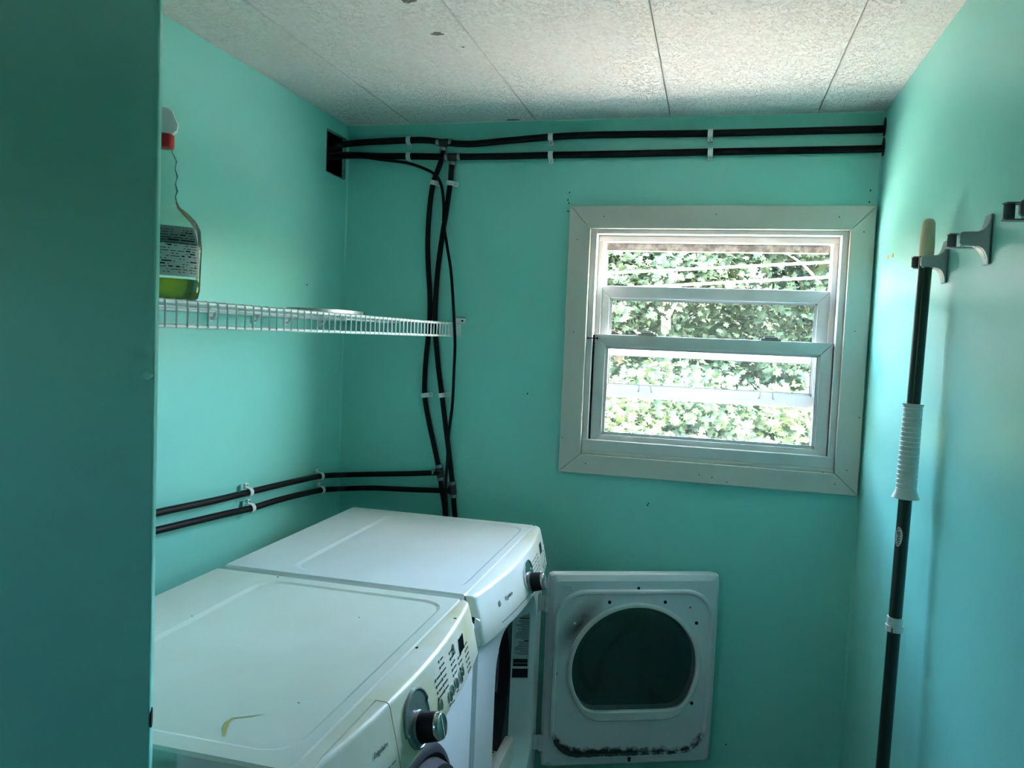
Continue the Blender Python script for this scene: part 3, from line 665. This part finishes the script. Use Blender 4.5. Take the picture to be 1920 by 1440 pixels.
# ------------------------------------------------------------------ hoses, tees and clips
HR = .0105; YW = -.0145
def wp(pts, off=0): return [ony(x, y, YW + off) for x, y in pts]
def hose(name, pts, r, label, cat, n=8): return B().tube(spline(pts, n), r, 12).obj(name, 'rubber', None, label, cat, 'black hoses and cable on the walls')
h1 = [Vector((-.08, -.05, 2.074)), onx(636, 272, .0)] + wp([(668, 268), (715, 265), (767, 263), (800, 263), (832, 267), (880, 270), (950, 264), (1033, 257), (1120, 253), (1332, 250), (1500, 246), (1652, 242)]); h1[-1] = Vector((W + .03, YW, h1[-1].z))
h2 = [Vector((-.08, -.055, 2.040)), onx(636, 291, .0)] + wp([(668, 291), (715, 293), (767, 293), (848, 294), (950, 293), (1033, 291), (1150, 289), (1332, 285), (1500, 282), (1652, 279)]); h2[-1] = Vector((W + .03, YW, h2[-1].z))
hose('rubber_hose', h1, HR, 'upper black rubber hose running along the wall under the ceiling', 'hose')
hose('rubber_hose', h2, HR, 'lower black rubber hose running along the wall under the ceiling', 'hose')
v1p = wp([(833, 275), (826, 305), (812, 345), (805, 395), (802, 450), (803, 500), (806, 560), (805, 610), (799, 670), (796, 720), (797, 750), (805, 795), (816, 845), (824, 885), (828, 915), (833, 945), (836, 985), (838, 1040)])
v2p = wp([(848, 298), (846, 320), (844, 345), (837, 395), (829, 445), (821, 505), (817, 560), (816, 610), (821, 680), (829, 745), (837, 810), (843, 860), (848, 905), (851, 945), (854, 985), (856, 1040)])
hose('rubber_hose', v1p, .0084, 'black rubber hose dropping from the upper hose, bowed toward the shelf corner', 'hose')
hose('rubber_hose', v2p, .0084, 'black rubber hose dropping from the lower hose, on the window side of its twin', 'hose')
cb = [Vector((-.08, -.09, 2.03)), onx(632, 296, .0)] + wp([(680, 295), (720, 300), (765, 306), (800, 318), (818, 330), (828, 350), (832, 385), (832, 420), (838, 460), (845, 505), (849, 555), (852, 610), (853, 650), (851, 700), (848, 760), (845, 815), (843, 860), (840, 905), (842, 960), (843, 1040)], -.018)
for q in cb[-5:]: q.y -= .022
hose('electric_cable', cb, .0048, 'thin black cable curving out of the wall hole and hanging across the hoses', 'cable')
XW = .0255
l1 = wp([(826, 886), (770, 888), (700, 889), (655, 890)], -.004) + [onx(x, y, XW + o) for x, y, o in ((625, 891, .012), (600, 893, 0), (560, 901, .004), (520, 910, .006), (466, 923, 0), (400, 939, .004), (301, 960, 0), (150, 995, 0))]
l2 = wp([(846, 919), (830, 918), (770, 916), (700, 915), (650, 916)], -.004) + [onx(x, y, XW + o) for x, y, o in ((625, 917, .012), (602, 919, 0), (560, 928, .004), (520, 938, .006), (470, 953, 0), (400, 969, .004), (300, 993, 0), (150, 1028, 0))]
for q in l2[:3]: q.y -= .018
hose('rubber_hose', l1, .0088, 'upper of two black rubber hoses along the wall just above the dryer', 'hose')
hose('rubber_hose', l2, .0088, 'lower of two black rubber hoses along the wall just above the dryer', 'hose')
def tee(c, dirs, label):
    root = empty('tee_fitting', c, label, 'pipe fitting', 'hose tee fittings on the back wall'); c = Vector(c); b = B()
    for d in dirs: d = Vector(d).normalized(); b.cyl(c - d * .004, c + d * .016, HR + .0012, seg=16)
    b.obj('tee_body', 'bronze', root)
    for d in dirs:
        d = Vector(d).normalized(); b = B(); b.cyl(c + d * .0165, c + d * .0265, HR + .0013, seg=18); s_ = d.orthogonal().normalized(); s_ = Vector((0, -1, 0)); q = c + d * .0215 + s_ * (HR + .0022); t2 = d.cross(s_)
        b.cyl(q - t2 * .0045, q + t2 * .0045, .003, seg=8); b.obj('hose_clamp', 'galv', root)
tee(ony(833, 267, YW), [(-1, 0, 0), (1, 0, 0), (-.15, 0, -1)], 'tee fitting where the upper hose under the ceiling branches downward')
tee(ony(849, 294, YW), [(-1, 0, 0), (1, 0, 0), (-.05, 0, -1)], 'tee fitting where the lower hose under the ceiling branches downward')
tee(ony(825, 886, YW), [(-.2, 0, 1), (.2, 0, -1), (-1, 0, 0)], 'higher tee fitting above the back corner of the dryer')
tee(ony(849, 918, YW), [(-.15, 0, 1), (.1, 0, -1), (-1, -.4, 0)], 'lower tee fitting above the back corner of the dryer')
def clip(p, tang, wall_n, label, group='white hose clips', below=False):
    """plastic strap over a hose, with a nailed tab on one side"""
    p, t, n = Vector(p), Vector(tang).normalized(), Vector(wall_n); s_ = t.cross(n).normalized(); w = .0075; R0, R1 = HR + .0003, HR + .0024; dep = .0135
    root = empty('hose_clip', p, label, 'clip', group)
    out = [(R1 * math.cos(a), R1 * math.sin(a)) for a in (PI * k / 12 for k in range(13))]; inn_ = [(R0 * math.cos(a), R0 * math.sin(a)) for a in (PI * k / 12 for k in range(12, -1, -1))]
    poly = [(R1, -dep)] + out + [(-R1, -dep), (-R0, -dep)] + inn_ + [(R0, -dep)]
    B().prism(poly, lambda u, v, q: p + s_ * u + n * v + t * q, -w, w).obj('strap', 'clip_white', root)
    up = s_ if s_.z > .3 or (abs(s_.z) <= .3 and s_.x > 0) else -s_
    if below: up = Vector((0, 0, -1))
    b = B().prism(rect(.010, .0145), lambda u, v, q: p + up * (R1 + .006 + u) + t * v + n * q, -dep, -dep + .009); b.bevel(.001, 1); b.obj('nail_tab', 'clip_white', root)
    nb = p + up * (R1 + .006); B().cyl(nb + n * (-dep + .008), nb + n * (-dep + .0105), .0028, seg=10).obj('nail', 'grey_metal', root)
bk = (0, -1, 0); lf_ = (1, 0, 0)
for px, py, lab in ((767, 263, 'clip on the upper ceiling hose between the wall hole and the tee'), (767, 293, 'clip on the lower ceiling hose between the wall hole and the tee'),
                    (1033, 257, 'clip on the upper ceiling hose just past the tee fitting'), (1033, 291, 'clip on the lower ceiling hose just past the tee fitting'),
                    (1332, 250, 'clip on the upper ceiling hose above the middle of the window'), (1332, 285, 'clip on the lower ceiling hose above the middle of the window')):
    clip(ony(px, py, YW), (1, 0, 0), bk, 'white plastic ' + lab, below=True)
def tang(path, p): i = min(range(1, len(path) - 1), key=lambda k: (path[k] - p).length); return path[i + 1] - path[i - 1]
for px, py, pa, lab in ((813, 343, v1p, 'clip high on the bowed hanging hose, below its tee'), (844, 344, v2p, 'clip high on the straighter hanging hose, below its tee'),
                        (797, 741, v1p, 'clip on the bowed hanging hose, below the wire shelf'), (829, 741, v2p, 'clip on the straighter hanging hose, below the wire shelf')):
    p = ony(px, py, YW); clip(p, tang(pa, p), bk, 'white plastic ' + lab)
for px, py, lab in ((466, 923, 'clip on the upper hose above the dryer, farther from the corner'), (470, 953, 'clip on the lower hose above the dryer, farther from the corner'),
                    (600, 893, 'clip on the upper hose above the dryer, near the corner'), (602, 919, 'clip on the lower hose above the dryer, near the corner')):
    p = onx(px, py, XW); clip((p.x - .0, p.y, p.z), (0, 1, -.05), lf_, 'white plastic ' + lab)
for h, lab in ((h1, 'black oval grommet where the upper ceiling hose enters the wall'), (h2, 'black oval grommet where the lower ceiling hose enters the wall')):
    z = h[-1].z; b = B(); b.lathe([(.0105, 0), (.019, 0), (.020, .002), (.0105, .003)], (0, 0, 0), 24, cap=False)
    b.bm.transform(Matrix.Translation((W - .0002, YW - .006, z + .004)) @ Matrix.Rotation(-PI / 2, 4, 'Y') @ Matrix.Diagonal((1.35, .9, 1, 1)))
    b.obj('hose_grommet', 'black', None, lab, 'grommet', 'hose grommets')

# ------------------------------------------------------------------ wire shelf and what lies on it
SZ, SF = 1.5075, .399
shelf = empty('wire_shelf', (0, -.8, 1.465), 'white coated wire shelf mounted along the wall above the washer and dryer', 'shelf')
sy0, sy1 = YP + .02, -.006
for nm, x, z, r in (('front_rod', SF, SZ - .001, .0034), ('lip_rod', SF + .001, SZ - .040, .0034), ('rear_rod', .014, SZ - .004, .003), ('middle_rod', .205, SZ - .004, .003)):
    B().cyl((x, sy0, z), (x, sy1, z), r, seg=10).obj(nm, 'wire_white', shelf)
path = [Vector((.012, 0, SZ))] + [Vector((SF - .006, 0, SZ + .002)), Vector((SF - .0005, 0, SZ + .0025)), Vector((SF + .004, 0, SZ - .001)), Vector((SF + .0045, 0, SZ - .006)), Vector((SF + .0045, 0, SZ - .042))]
wme = B().tube(path, .0017, 6).mesh('shelf_wire', 'wire_white'); y = sy1 - .010; yref = -1.3949
k = 0; y = yref + .0271 * 50
while y > sy0:
    link(bpy.data.objects.new('shelf_wire', wme), shelf, (0, y, 0)); y -= .0271
b = B().box((SF - .014, -.004, 1.4655), (SF + .026, 0, 1.512)); b.box((SF - .012, -.020, 1.4655), (SF + .010, 0, 1.512)); b.bevel(.002, 1); eb = b.obj('end_bracket', 'clip_white', shelf)
b = B().box((SF + .000, -.008, 1.509), (SF + .042, 0, 1.527)); b.bevel(.003, 2); b.obj('bracket_tab', 'clip_white', eb)
B().cyl((SF + .032, -.0105, 1.518), (SF + .032, -.007, 1.518), .0035, seg=12).obj('screw', 'ink', eb)
for px, py in ((395, 573), (476, 581), (536, 585), (600, 592)):
    p = onx(px, py, .004); b = B().box((0, p.y - .008, SZ - .028), (.006, p.y + .008, SZ - .004)); b.tube(spline([(.003, p.y, SZ - .020), (.014, p.y, SZ - .019), (.021, p.y, SZ - .010), (.020, p.y, SZ - .003)], 5), .004, 8); b.bevel(.0008, 1)
    b.obj('wall_hook', 'clip_white', shelf)
# duct clamp: band lying flat with its worm screw
cc = onx(612, 582, .20); ring_ = empty('duct_clamp', (.20, cc.y, SZ + .0017), 'galvanized round duct clamp lying flat on the wire shelf', 'hose clamp')
z0 = SZ + .0045; rx, ry = .085, .150
el = lambda k, a: (.20 + rx * k * math.cos(a), cc.y + ry * k * math.sin(a))
b = B(); n = 72
for i in range(n):
    a0, a1 = 2 * PI * i / n, 2 * PI * (i + 1) / n; A = [el(1, a0), el(1, a1), el(.992, a1), el(.992, a0)]
    b.prism(A, lambda u, v, w: (u, v, w), z0, z0 + .013)
bmesh.ops.remove_doubles(b.bm, verts=b.bm.verts, dist=1e-5); b.obj('band', 'galv', ring_)
a = math.radians(48); q = Vector((*el(1.0, a), z0 + .0075)); t = Vector((-rx * math.sin(a), ry * math.cos(a), 0)).normalized()
b = B().cyl(q - t * .018, q + t * .020, .0065, seg=14); b.cyl(q - t * .030, q - t * .018, .005, seg=8); b.obj('worm_screw', 'galv', ring_)
# spray bottle
bx, by = .300, -1.297; view = math.atan2(CAM.y - by, CAM.x - bx); ro = view + PI / 2
bot = empty('spray_bottle', (bx, by, SZ + .0045), 'clear spray bottle with red collar and a little yellow-green liquid on the shelf', 'spray bottle')
bz = SZ + .0052
prof = [(.050, 0), (.057, .004), (.0605, .018), (.0615, .05), (.0625, .09), (.060, .122), (.052, .138), (.038, .152), (.026, .160), (.0215, .168), (.019, .178), (.0225, .188), (.0185, .200), (.022, .213), (.0175, .226), (.020, .238), (.016, .248), (.012, .253), (.012, .262)]
B().lathe(prof, (bx, by, bz), 40, 1, .55, ro).obj('bottle', 'clear_plastic', bot, ang=1.2)
B().lathe([(.049, .002), (.0555, .006), (.059, .018), (.0597, .036)], (bx, by, bz), 40, 1, .55, ro).obj('liquid', 'liquid', bot, ang=1.2)
B().lathe([(.0125, 0), (.0150, .001), (.0150, .022), (.0125, .024)], (bx, by, bz + .258), 28).obj('collar', 'red', bot)
v2_ = Vector((math.cos(view), math.sin(view), 0)); sd2 = Vector((math.cos(ro), math.sin(ro), 0))
if sd2.dot(RT) < 0: sd2 = -sd2
hp = Vector((bx, by, bz + .282)); prf = [(-.060, .022), (-.060, .034), (-.040, .042), (.004, .044), (.012, .038), (.021, .016), (.019, .006), (.013, .000), (-.012, -.002), (-.016, .010), (-.040, .018)]
b = B().prism(prf, lambda u, v, w: hp + sd2 * u + Vector((0, 0, v)) + v2_ * w, -.013, .013); b.bevel(.004, 2); b.obj('sprayer_head', 'clip_white', bot)
b = B().prism([(-.030, .014), (-.024, .014), (-.030, -.030), (-.042, -.044), (-.044, -.040), (-.036, -.024)], lambda u, v, w: hp + sd2 * u + Vector((0, 0, v)) + v2_ * w, -.006, .006); b.bevel(.001, 1); b.obj('trigger', 'red', bot)
# wrap label on the side facing the room
def lab_pt(a, z, g=.0008):
    r = .0615 + (.001 if z < .1 else -.012 * max(0, (z - .1) / .03)) + g; x, y = r * math.cos(a), r * .55 * math.sin(a); c, s_ = math.cos(ro), math.sin(ro)
    return Vector((bx + x * c - y * s_, by + x * s_ + y * c, bz + z))
af = min((k * .1 for k in range(63)), key=lambda a: (lab_pt(a, .05) - CAM).length)
b = B(); b.rings([[lab_pt(af - 1.15 + 2.3 * k / 24, z) for k in range(25)] for z in (.040, .060, .09, .112, .125)]); bmesh.ops.delete(b.bm, geom=[f for f in b.bm.faces if max(v.co.z for v in f.verts) and (max((v.co - u.co).length for v in f.verts for u in f.verts) > .06)], context='FACES')
lb = b.obj('label', 'label_white', bot)
b = B(); r = random.Random(2)
for k in range(17):
    z = .046 + .0045 * k; a0 = -1.05; 
    while a0 < .9:
        a1 = a0 + .12 + .35 * r.random(); th_ = .0011 if r.random() < .75 else .0022
        q = [b.bm.verts.new(lab_pt(af + a, zz, .0014)) for a, zz in ((a0, z), (min(a1, 1.0), z), (min(a1, 1.0), z + th_), (a0, z + th_))]; b.bm.faces.new(q); a0 = a1 + .05
b.obj('label_print', 'ink', lb)

# ------------------------------------------------------------------ mop and its wall holders
def holder(y, m, label, seed):
    """swing-grip mop holder: wall plate, arm with curved gussets, spring roller"""
    z = (1.656, 1.668, 1.674)[seed]
    root = empty('mop_holder', (W, y, z - .042), label, 'holder', 'mop holders on the right wall')
    b = B().box((W - .0055, y - .030, z - .042), (W, y + .002, z + .042)); b.bevel(.002, 2); b.obj('wall_plate', m, root)
    def gus(s): return [(.005 + .018 * (1 - math.sin(a)), s * (.012 + .030 * (1 - math.cos(a)))) for a in (PI / 2 * k / 8 for k in range(9))]
    wide = [(0, .040)] + [(x, zz) for x, zz in reversed(gus(1))] + gus(-1) + [(0, -.040)]
    b = B().prism(wide, lambda u, v, w: (W - u, w, z + v), y - .0205, y + .002); b.bevel(.0012, 1); b.obj('gusset', m, root)
    prof = [(0, .040), ] + [(x, zz) for x, zz in reversed(gus(1))] + [(.046, .0115), (.050, .008), (.050, -.008), (.046, -.0115)] + gus(-1) + [(0, -.040)]
    b = B().prism(prof, lambda u, v, w: (W - u, w, z + v), y - .030, y - .021); b.bevel(.0012, 1); b.obj('arm', m, root)
    b = B().prism([(0, -.004), (.036, -.004), (.058, -.002), (.060, .010), (.053, .014), (.020, .014), (0, .010)], lambda u, v, w: (W - u, y + v, w), z - .0125, z - .0105)
    b.prism([(0, -.004), (.036, -.004), (.058, -.002), (.060, .010), (.053, .014), (.020, .014), (0, .010)], lambda u, v, w: (W - u, y + v, w), z + .0105, z + .0125); b.obj('jaw', m, root)
    B().cyl((W - .052, y + .006, z - .0105), (W - .052, y + .006, z + .0105), .0072, seg=20).obj('roller', 'holder_roller', root)
    B().cyl((W - .044, y - .0255, z - .0135), (W - .044, y - .0255, z - .0105), .003, seg=12).obj('screw', 'chrome', root)
holder(-.730, 'holder', 'grey metal wall holder gripping the green mop handle', 0)
holder(-.978, 'holder', 'empty grey metal wall holder beside the one gripping the mop handle', 1)
holder(-1.247, 'holder_dark', 'empty dark grey wall holder, farthest from the window', 2)
PT, PB = Vector((1.6335, -.742, 1.742)), Vector((1.6125, -.742, 0)); pdv = (PB - PT).normalized()
pz = lambda z: PT + (PB - PT) * ((PT.z - z) / (PT.z - PB.z))
mop = empty('mop', (PB.x, PB.y, 0), 'dark green mop handle with white grip sleeve, clamped upright on the wall', 'mop')
B().tube([pz(z) for z in (1.672, 1.2, .6, .002)], .0128, 24).obj('handle', 'pole_green', mop)
cap = [(0.002, 0), (.0065, .001), (.010, .0045), (.0122, .010), (.0125, .018), (.0138, .050), (.0140, .075)]
b = B(); b.tube([pz(1.742 - d) for r_, d in cap], .01, 24, rfun=lambda t: np.interp(t, [i / 6 for i in range(7)], [c[0] for c in cap])); b.obj('handle_cap', 'cap_cream', mop)
def sl(t):                                    # ribbed sleeve, flared at both ends
    r_ = .0172 + .0020 * t; saw = .0011 * (1 - ((t * 20) % 1))
    if t < .05: return .0215 - (.0215 - .0172) * (t / .05) ** .6
    if t > .90: return .0192 + .0075 * ((t - .90) / .10) ** 1.3
    return r_ + saw
zt, zb_ = onx(1714, 757, 1.627).z, 1.183
zt = ony(1714, 757, -.742).z; zb_ = ony(1701, 934, -.742).z
b = B(); b.tube([pz(zt + (zb_ - zt) * k / 160) for k in range(161)], .018, 28, rfun=sl); b.obj('grip_sleeve', 'sleeve', mop)
zc0, zc1 = ony(1682, 1157, -.742).z, ony(1681, 1183, -.742).z
b = B(); b.tube([pz(zc0), pz(zc0 - .001), pz(zc0 - .020)], .0152, 28); col_ = b.obj('collar', 'sleeve', mop)
b = B(); arc = [(.0138, .0165)]
pc = pz(zc1 + .006); fr = Matrix.Translation(pc)
cv = Vector((CAM.x - pc.x, CAM.y - pc.y, 0)).normalized(); ca = math.atan2(cv.y, cv.x) - .25
segs = [ca + .08 + (2 * PI - .16) * k / 40 for k in range(41)]
o_ = [(.0172 * math.cos(a), .0172 * math.sin(a)) for a in segs] + [(.0130 * math.cos(a), .0130 * math.sin(a)) for a in reversed(segs)]
b.prism(o_, lambda u, v, w: pc + Vector((u, v, w)), -.006, .006); b.obj('split_ring', 'sleeve', col_)
# oval brand label wrapped round the handle
lz = ony(1690, 1005, -.742).z; la = math.atan2(cv.y, cv.x) - .55
def lp(x, y, g):                              # x runs down the handle, y round it
    p = pz(lz - x); a = la + y / .0128; return p + Vector((math.cos(a), math.sin(a), 0)) * (.0128 + g)
b = B(); rr = []
for k in (1, .66, .33): rr.append([lp(.021 * k * math.cos(2 * PI * i / 40), .0085 * k * math.sin(2 * PI * i / 40), .0004) for i in range(40)])
b.rings(rr, True); lo = b.obj('brand_label', 'label_white', mop)
b = B(); b.tube([lp(.0205 * math.cos(2 * PI * i / 40), .0082 * math.sin(2 * PI * i / 40), .0006) for i in range(40)], .0005, 5, closed=True); b.obj('label_border', 'red', lo)
text_mesh('brand_lettering', 'LIBMAN', .0098, 'ink', lambda x, y, z: lp(x, y, .0008 + z), lo, spacing=.95)

# ------------------------------------------------------------------ outdoors
def ground():
    n = 40; bm = bmesh.new(); G = []
    for j in range(n + 1):
        row = []
        for i in range(n + 1):
            x = -60 + 120 * i / n; y = -30 + 57 * (j / n); z = -.7
            row.append(bm.verts.new((x, y, z + .04 * noise.noise(Vector((x * .6, y * .6, 0))))))
        G.append(row)
    for j in range(n):
        for i in range(n): bm.faces.new((G[j][i], G[j][i + 1], G[j + 1][i + 1], G[j + 1][i]))
    q = B(); q.bm.free(); q.bm = bm; return struct(q.obj('ground', 'gravel'))
ground()
bm = bmesh.new(); G = []
for j in range(25):
    row = []
    for i in range(41):
        x = -22 + 46 * i / 40; y = 9.0 + 18 * j / 24
        z = -.72 + max(0, y - 9.2) * .33 + .5 * noise.noise(Vector((x * .35, y * .35, 3)))
        row.append(bm.verts.new((x, y, z)))
    G.append(row)
for j in range(24):
    for i in range(40): bm.faces.new((G[j][i], G[j][i + 1], G[j + 1][i + 1], G[j + 1][i]))
q = B(); q.bm.free(); q.bm = bm; struct(q.obj('hillside', 'hill_green'))
LOUT = np.array([(0, -.5), (.10, -.18), (.36, -.30), (.26, -.06), (.50, .10), (.22, .16), (.20, .36), (.0, .55), (-.20, .36), (-.22, .16), (-.50, .10), (-.26, -.06), (-.36, -.30), (-.10, -.18)])
def leaves(name, m, parent, pts, nrm, size):
    n = len(pts); k = len(LOUT)
    nrm = nrm / np.linalg.norm(nrm, axis=1)[:, None]; a = rng.normal(size=(n, 3)); u = np.cross(nrm, a); u /= np.linalg.norm(u, axis=1)[:, None]; v = np.cross(nrm, u)
    sz = size * (.65 + .7 * rng.random(n)); V = np.empty((n, k + 1, 3)); V[:, 0] = pts + nrm * (sz * .10)[:, None]
    for i, (p, q) in enumerate(LOUT): V[:, i + 1] = pts + (u * p + v * q) * sz[:, None] - nrm * (sz * (p * p) * .35)[:, None]
    base = (np.arange(n) * (k + 1))[:, None, None]; tri = np.array([(0, i + 1, (i + 1) % k + 1) for i in range(k)])[None]
    Fc = (base + tri).reshape(-1, 3); org = Vector(WL[parent.name]); V = V.reshape(-1, 3) - np.array(org)
    me = bpy.data.meshes.new(name); me.vertices.add(len(V)); me.vertices.foreach_set('co', V.ravel().astype(np.float32))
    me.loops.add(Fc.size); me.loops.foreach_set('vertex_index', Fc.ravel().astype(np.int32)); me.polygons.add(len(Fc)); me.polygons.foreach_set('loop_start', (np.arange(len(Fc)) * 3).astype(np.int32))
    me.update(calc_edges=True); me.validate(); me.materials.append(M[m])
    o = link(bpy.data.objects.new(name, me), parent, org); o['kind'] = 'stuff'; return o
def tree(name, x, y, zb, h, rx, crown0, nblob, nleaf, size, m, label, cat, group, tr=.09):
    """trunk, limbs and leaf sprays"""
    root = empty(name, (x, y, zb), label, cat, group)
    cen = []
    for i in range(nblob):
        a = 2 * PI * rng.random(); q = math.sqrt(rng.random()); t = rng.random()
        cen.append((x + rx * q * math.cos(a) * (1 - .35 * t), y + rx * .8 * q * math.sin(a) * (1 - .35 * t), zb + crown0 + (h - crown0) * t))
    if tr:
        top = zb + h * .9
        B().tube(spline([(x, y, zb - .2), (x + .05, y, zb + h * .3), (x - .04, y + .05, zb + h * .6), (x + .03, y, top)], 5), tr, 10, rfun=lambda t: tr * (1 - .7 * t)).obj('trunk', 'bark', root)
        for c in cen[:12]:
            s_ = Vector((x, y, max(zb + crown0 * .7, c[2] - .7))); B().tube(spline([s_, (s_ + Vector(c)) / 2 + Vector((0, 0, .12)), c], 4), .02, 6, rfun=lambda t: tr * .3 * (1 - .75 * t)).obj('branch', 'bark', root)
    pts = []; nr = []
    for c in cen:
        n = nleaf // nblob; d = rng.normal(size=(n, 3)) * np.array((.30, .30, .13)); pts.append(np.array(c) + d)
        nr.append(np.array((0, -.35, .75)) + rng.normal(size=(n, 3)) * .42 + d * np.array((.8, .8, .3)))
    leaves('foliage', m, root, np.concatenate(pts), np.concatenate(nr), size)
tg = 'trees outside the window'
tree('maple_tree', .62, 8.6, -.6, 4.1, 1.7, .9, 60, 9000, .115, 'leaf_mid', 'maple tree with pale trunk, straight behind the window', 'tree', tg, .12)
tree('maple_tree', -1.6, 7.8, -.6, 4.0, 1.8, .7, 60, 9000, .115, 'leaf_mid', 'broad maple tree, left of the pale trunk outside', 'tree', tg)
tree('maple_tree', 2.7, 8.2, -.6, 4.1, 1.7, .8, 60, 9000, .115, 'leaf_mid', 'broad maple tree, right of the pale trunk outside', 'tree', tg)
tree('maple_tree', -4.6, 8.4, -.6, 4.1, 2.0, .6, 44, 5000, .13, 'leaf_mid', 'outermost maple tree on the left of the row outside', 'tree', tg)
for k, (x, y) in enumerate(((-3.2, 12.0), (-.4, 11.5), (1.9, 12.2), (4.0, 11.9))):
    tree('woodland_tree', x, y, -.1 + max(0, y - 9.2) * .45, 4.0, 2.1, .2, 44, 5200, .16, 'leaf_dark', ('darker slope tree behind the outermost maple tree', 'darker slope tree behind the gap beside the pale trunk', 'darker slope tree just past the pale trunk, toward the open yard', 'darker slope tree at the end of the row by the open yard')[k], 'tree', 'trees on the slope outside', .12)
for x, y, h, m, lab in ((-.05, 5.9, 1.75, 'leaf_light', 'bright yellow-green shrub outside, toward the left of the window'), (1.35, 6.3, 1.7, 'leaf_mid', 'mid-green shrub outside, below the middle of the window'), (2.45, 6.0, 1.65, 'leaf_light', 'pale green shrub outside, toward the right of the window')):
    tree('shrub', x, y, -.7, h, 1.0, .15, 34, 4600, .095, m, lab, 'shrub', 'shrubs outside the window', 0)
for (a, c), lab in (((512, 492), 'upper white overhead wire strung in front of the trees'), ((541.5, 520), 'lower white overhead wire strung in front of the trees')):
    p, q = ony(1140, a, 4.6), ony(1545, c, 4.6); d = q - p
    B().tube([p - d * 4 + Vector((0, 0, .25)), p - d * 2, p, q, q + d * 2, q + d * 4 + Vector((0, 0, .2))], .011, 8).obj('overhead_wire', 'wire_bright', None, lab, 'wire', 'overhead wires')
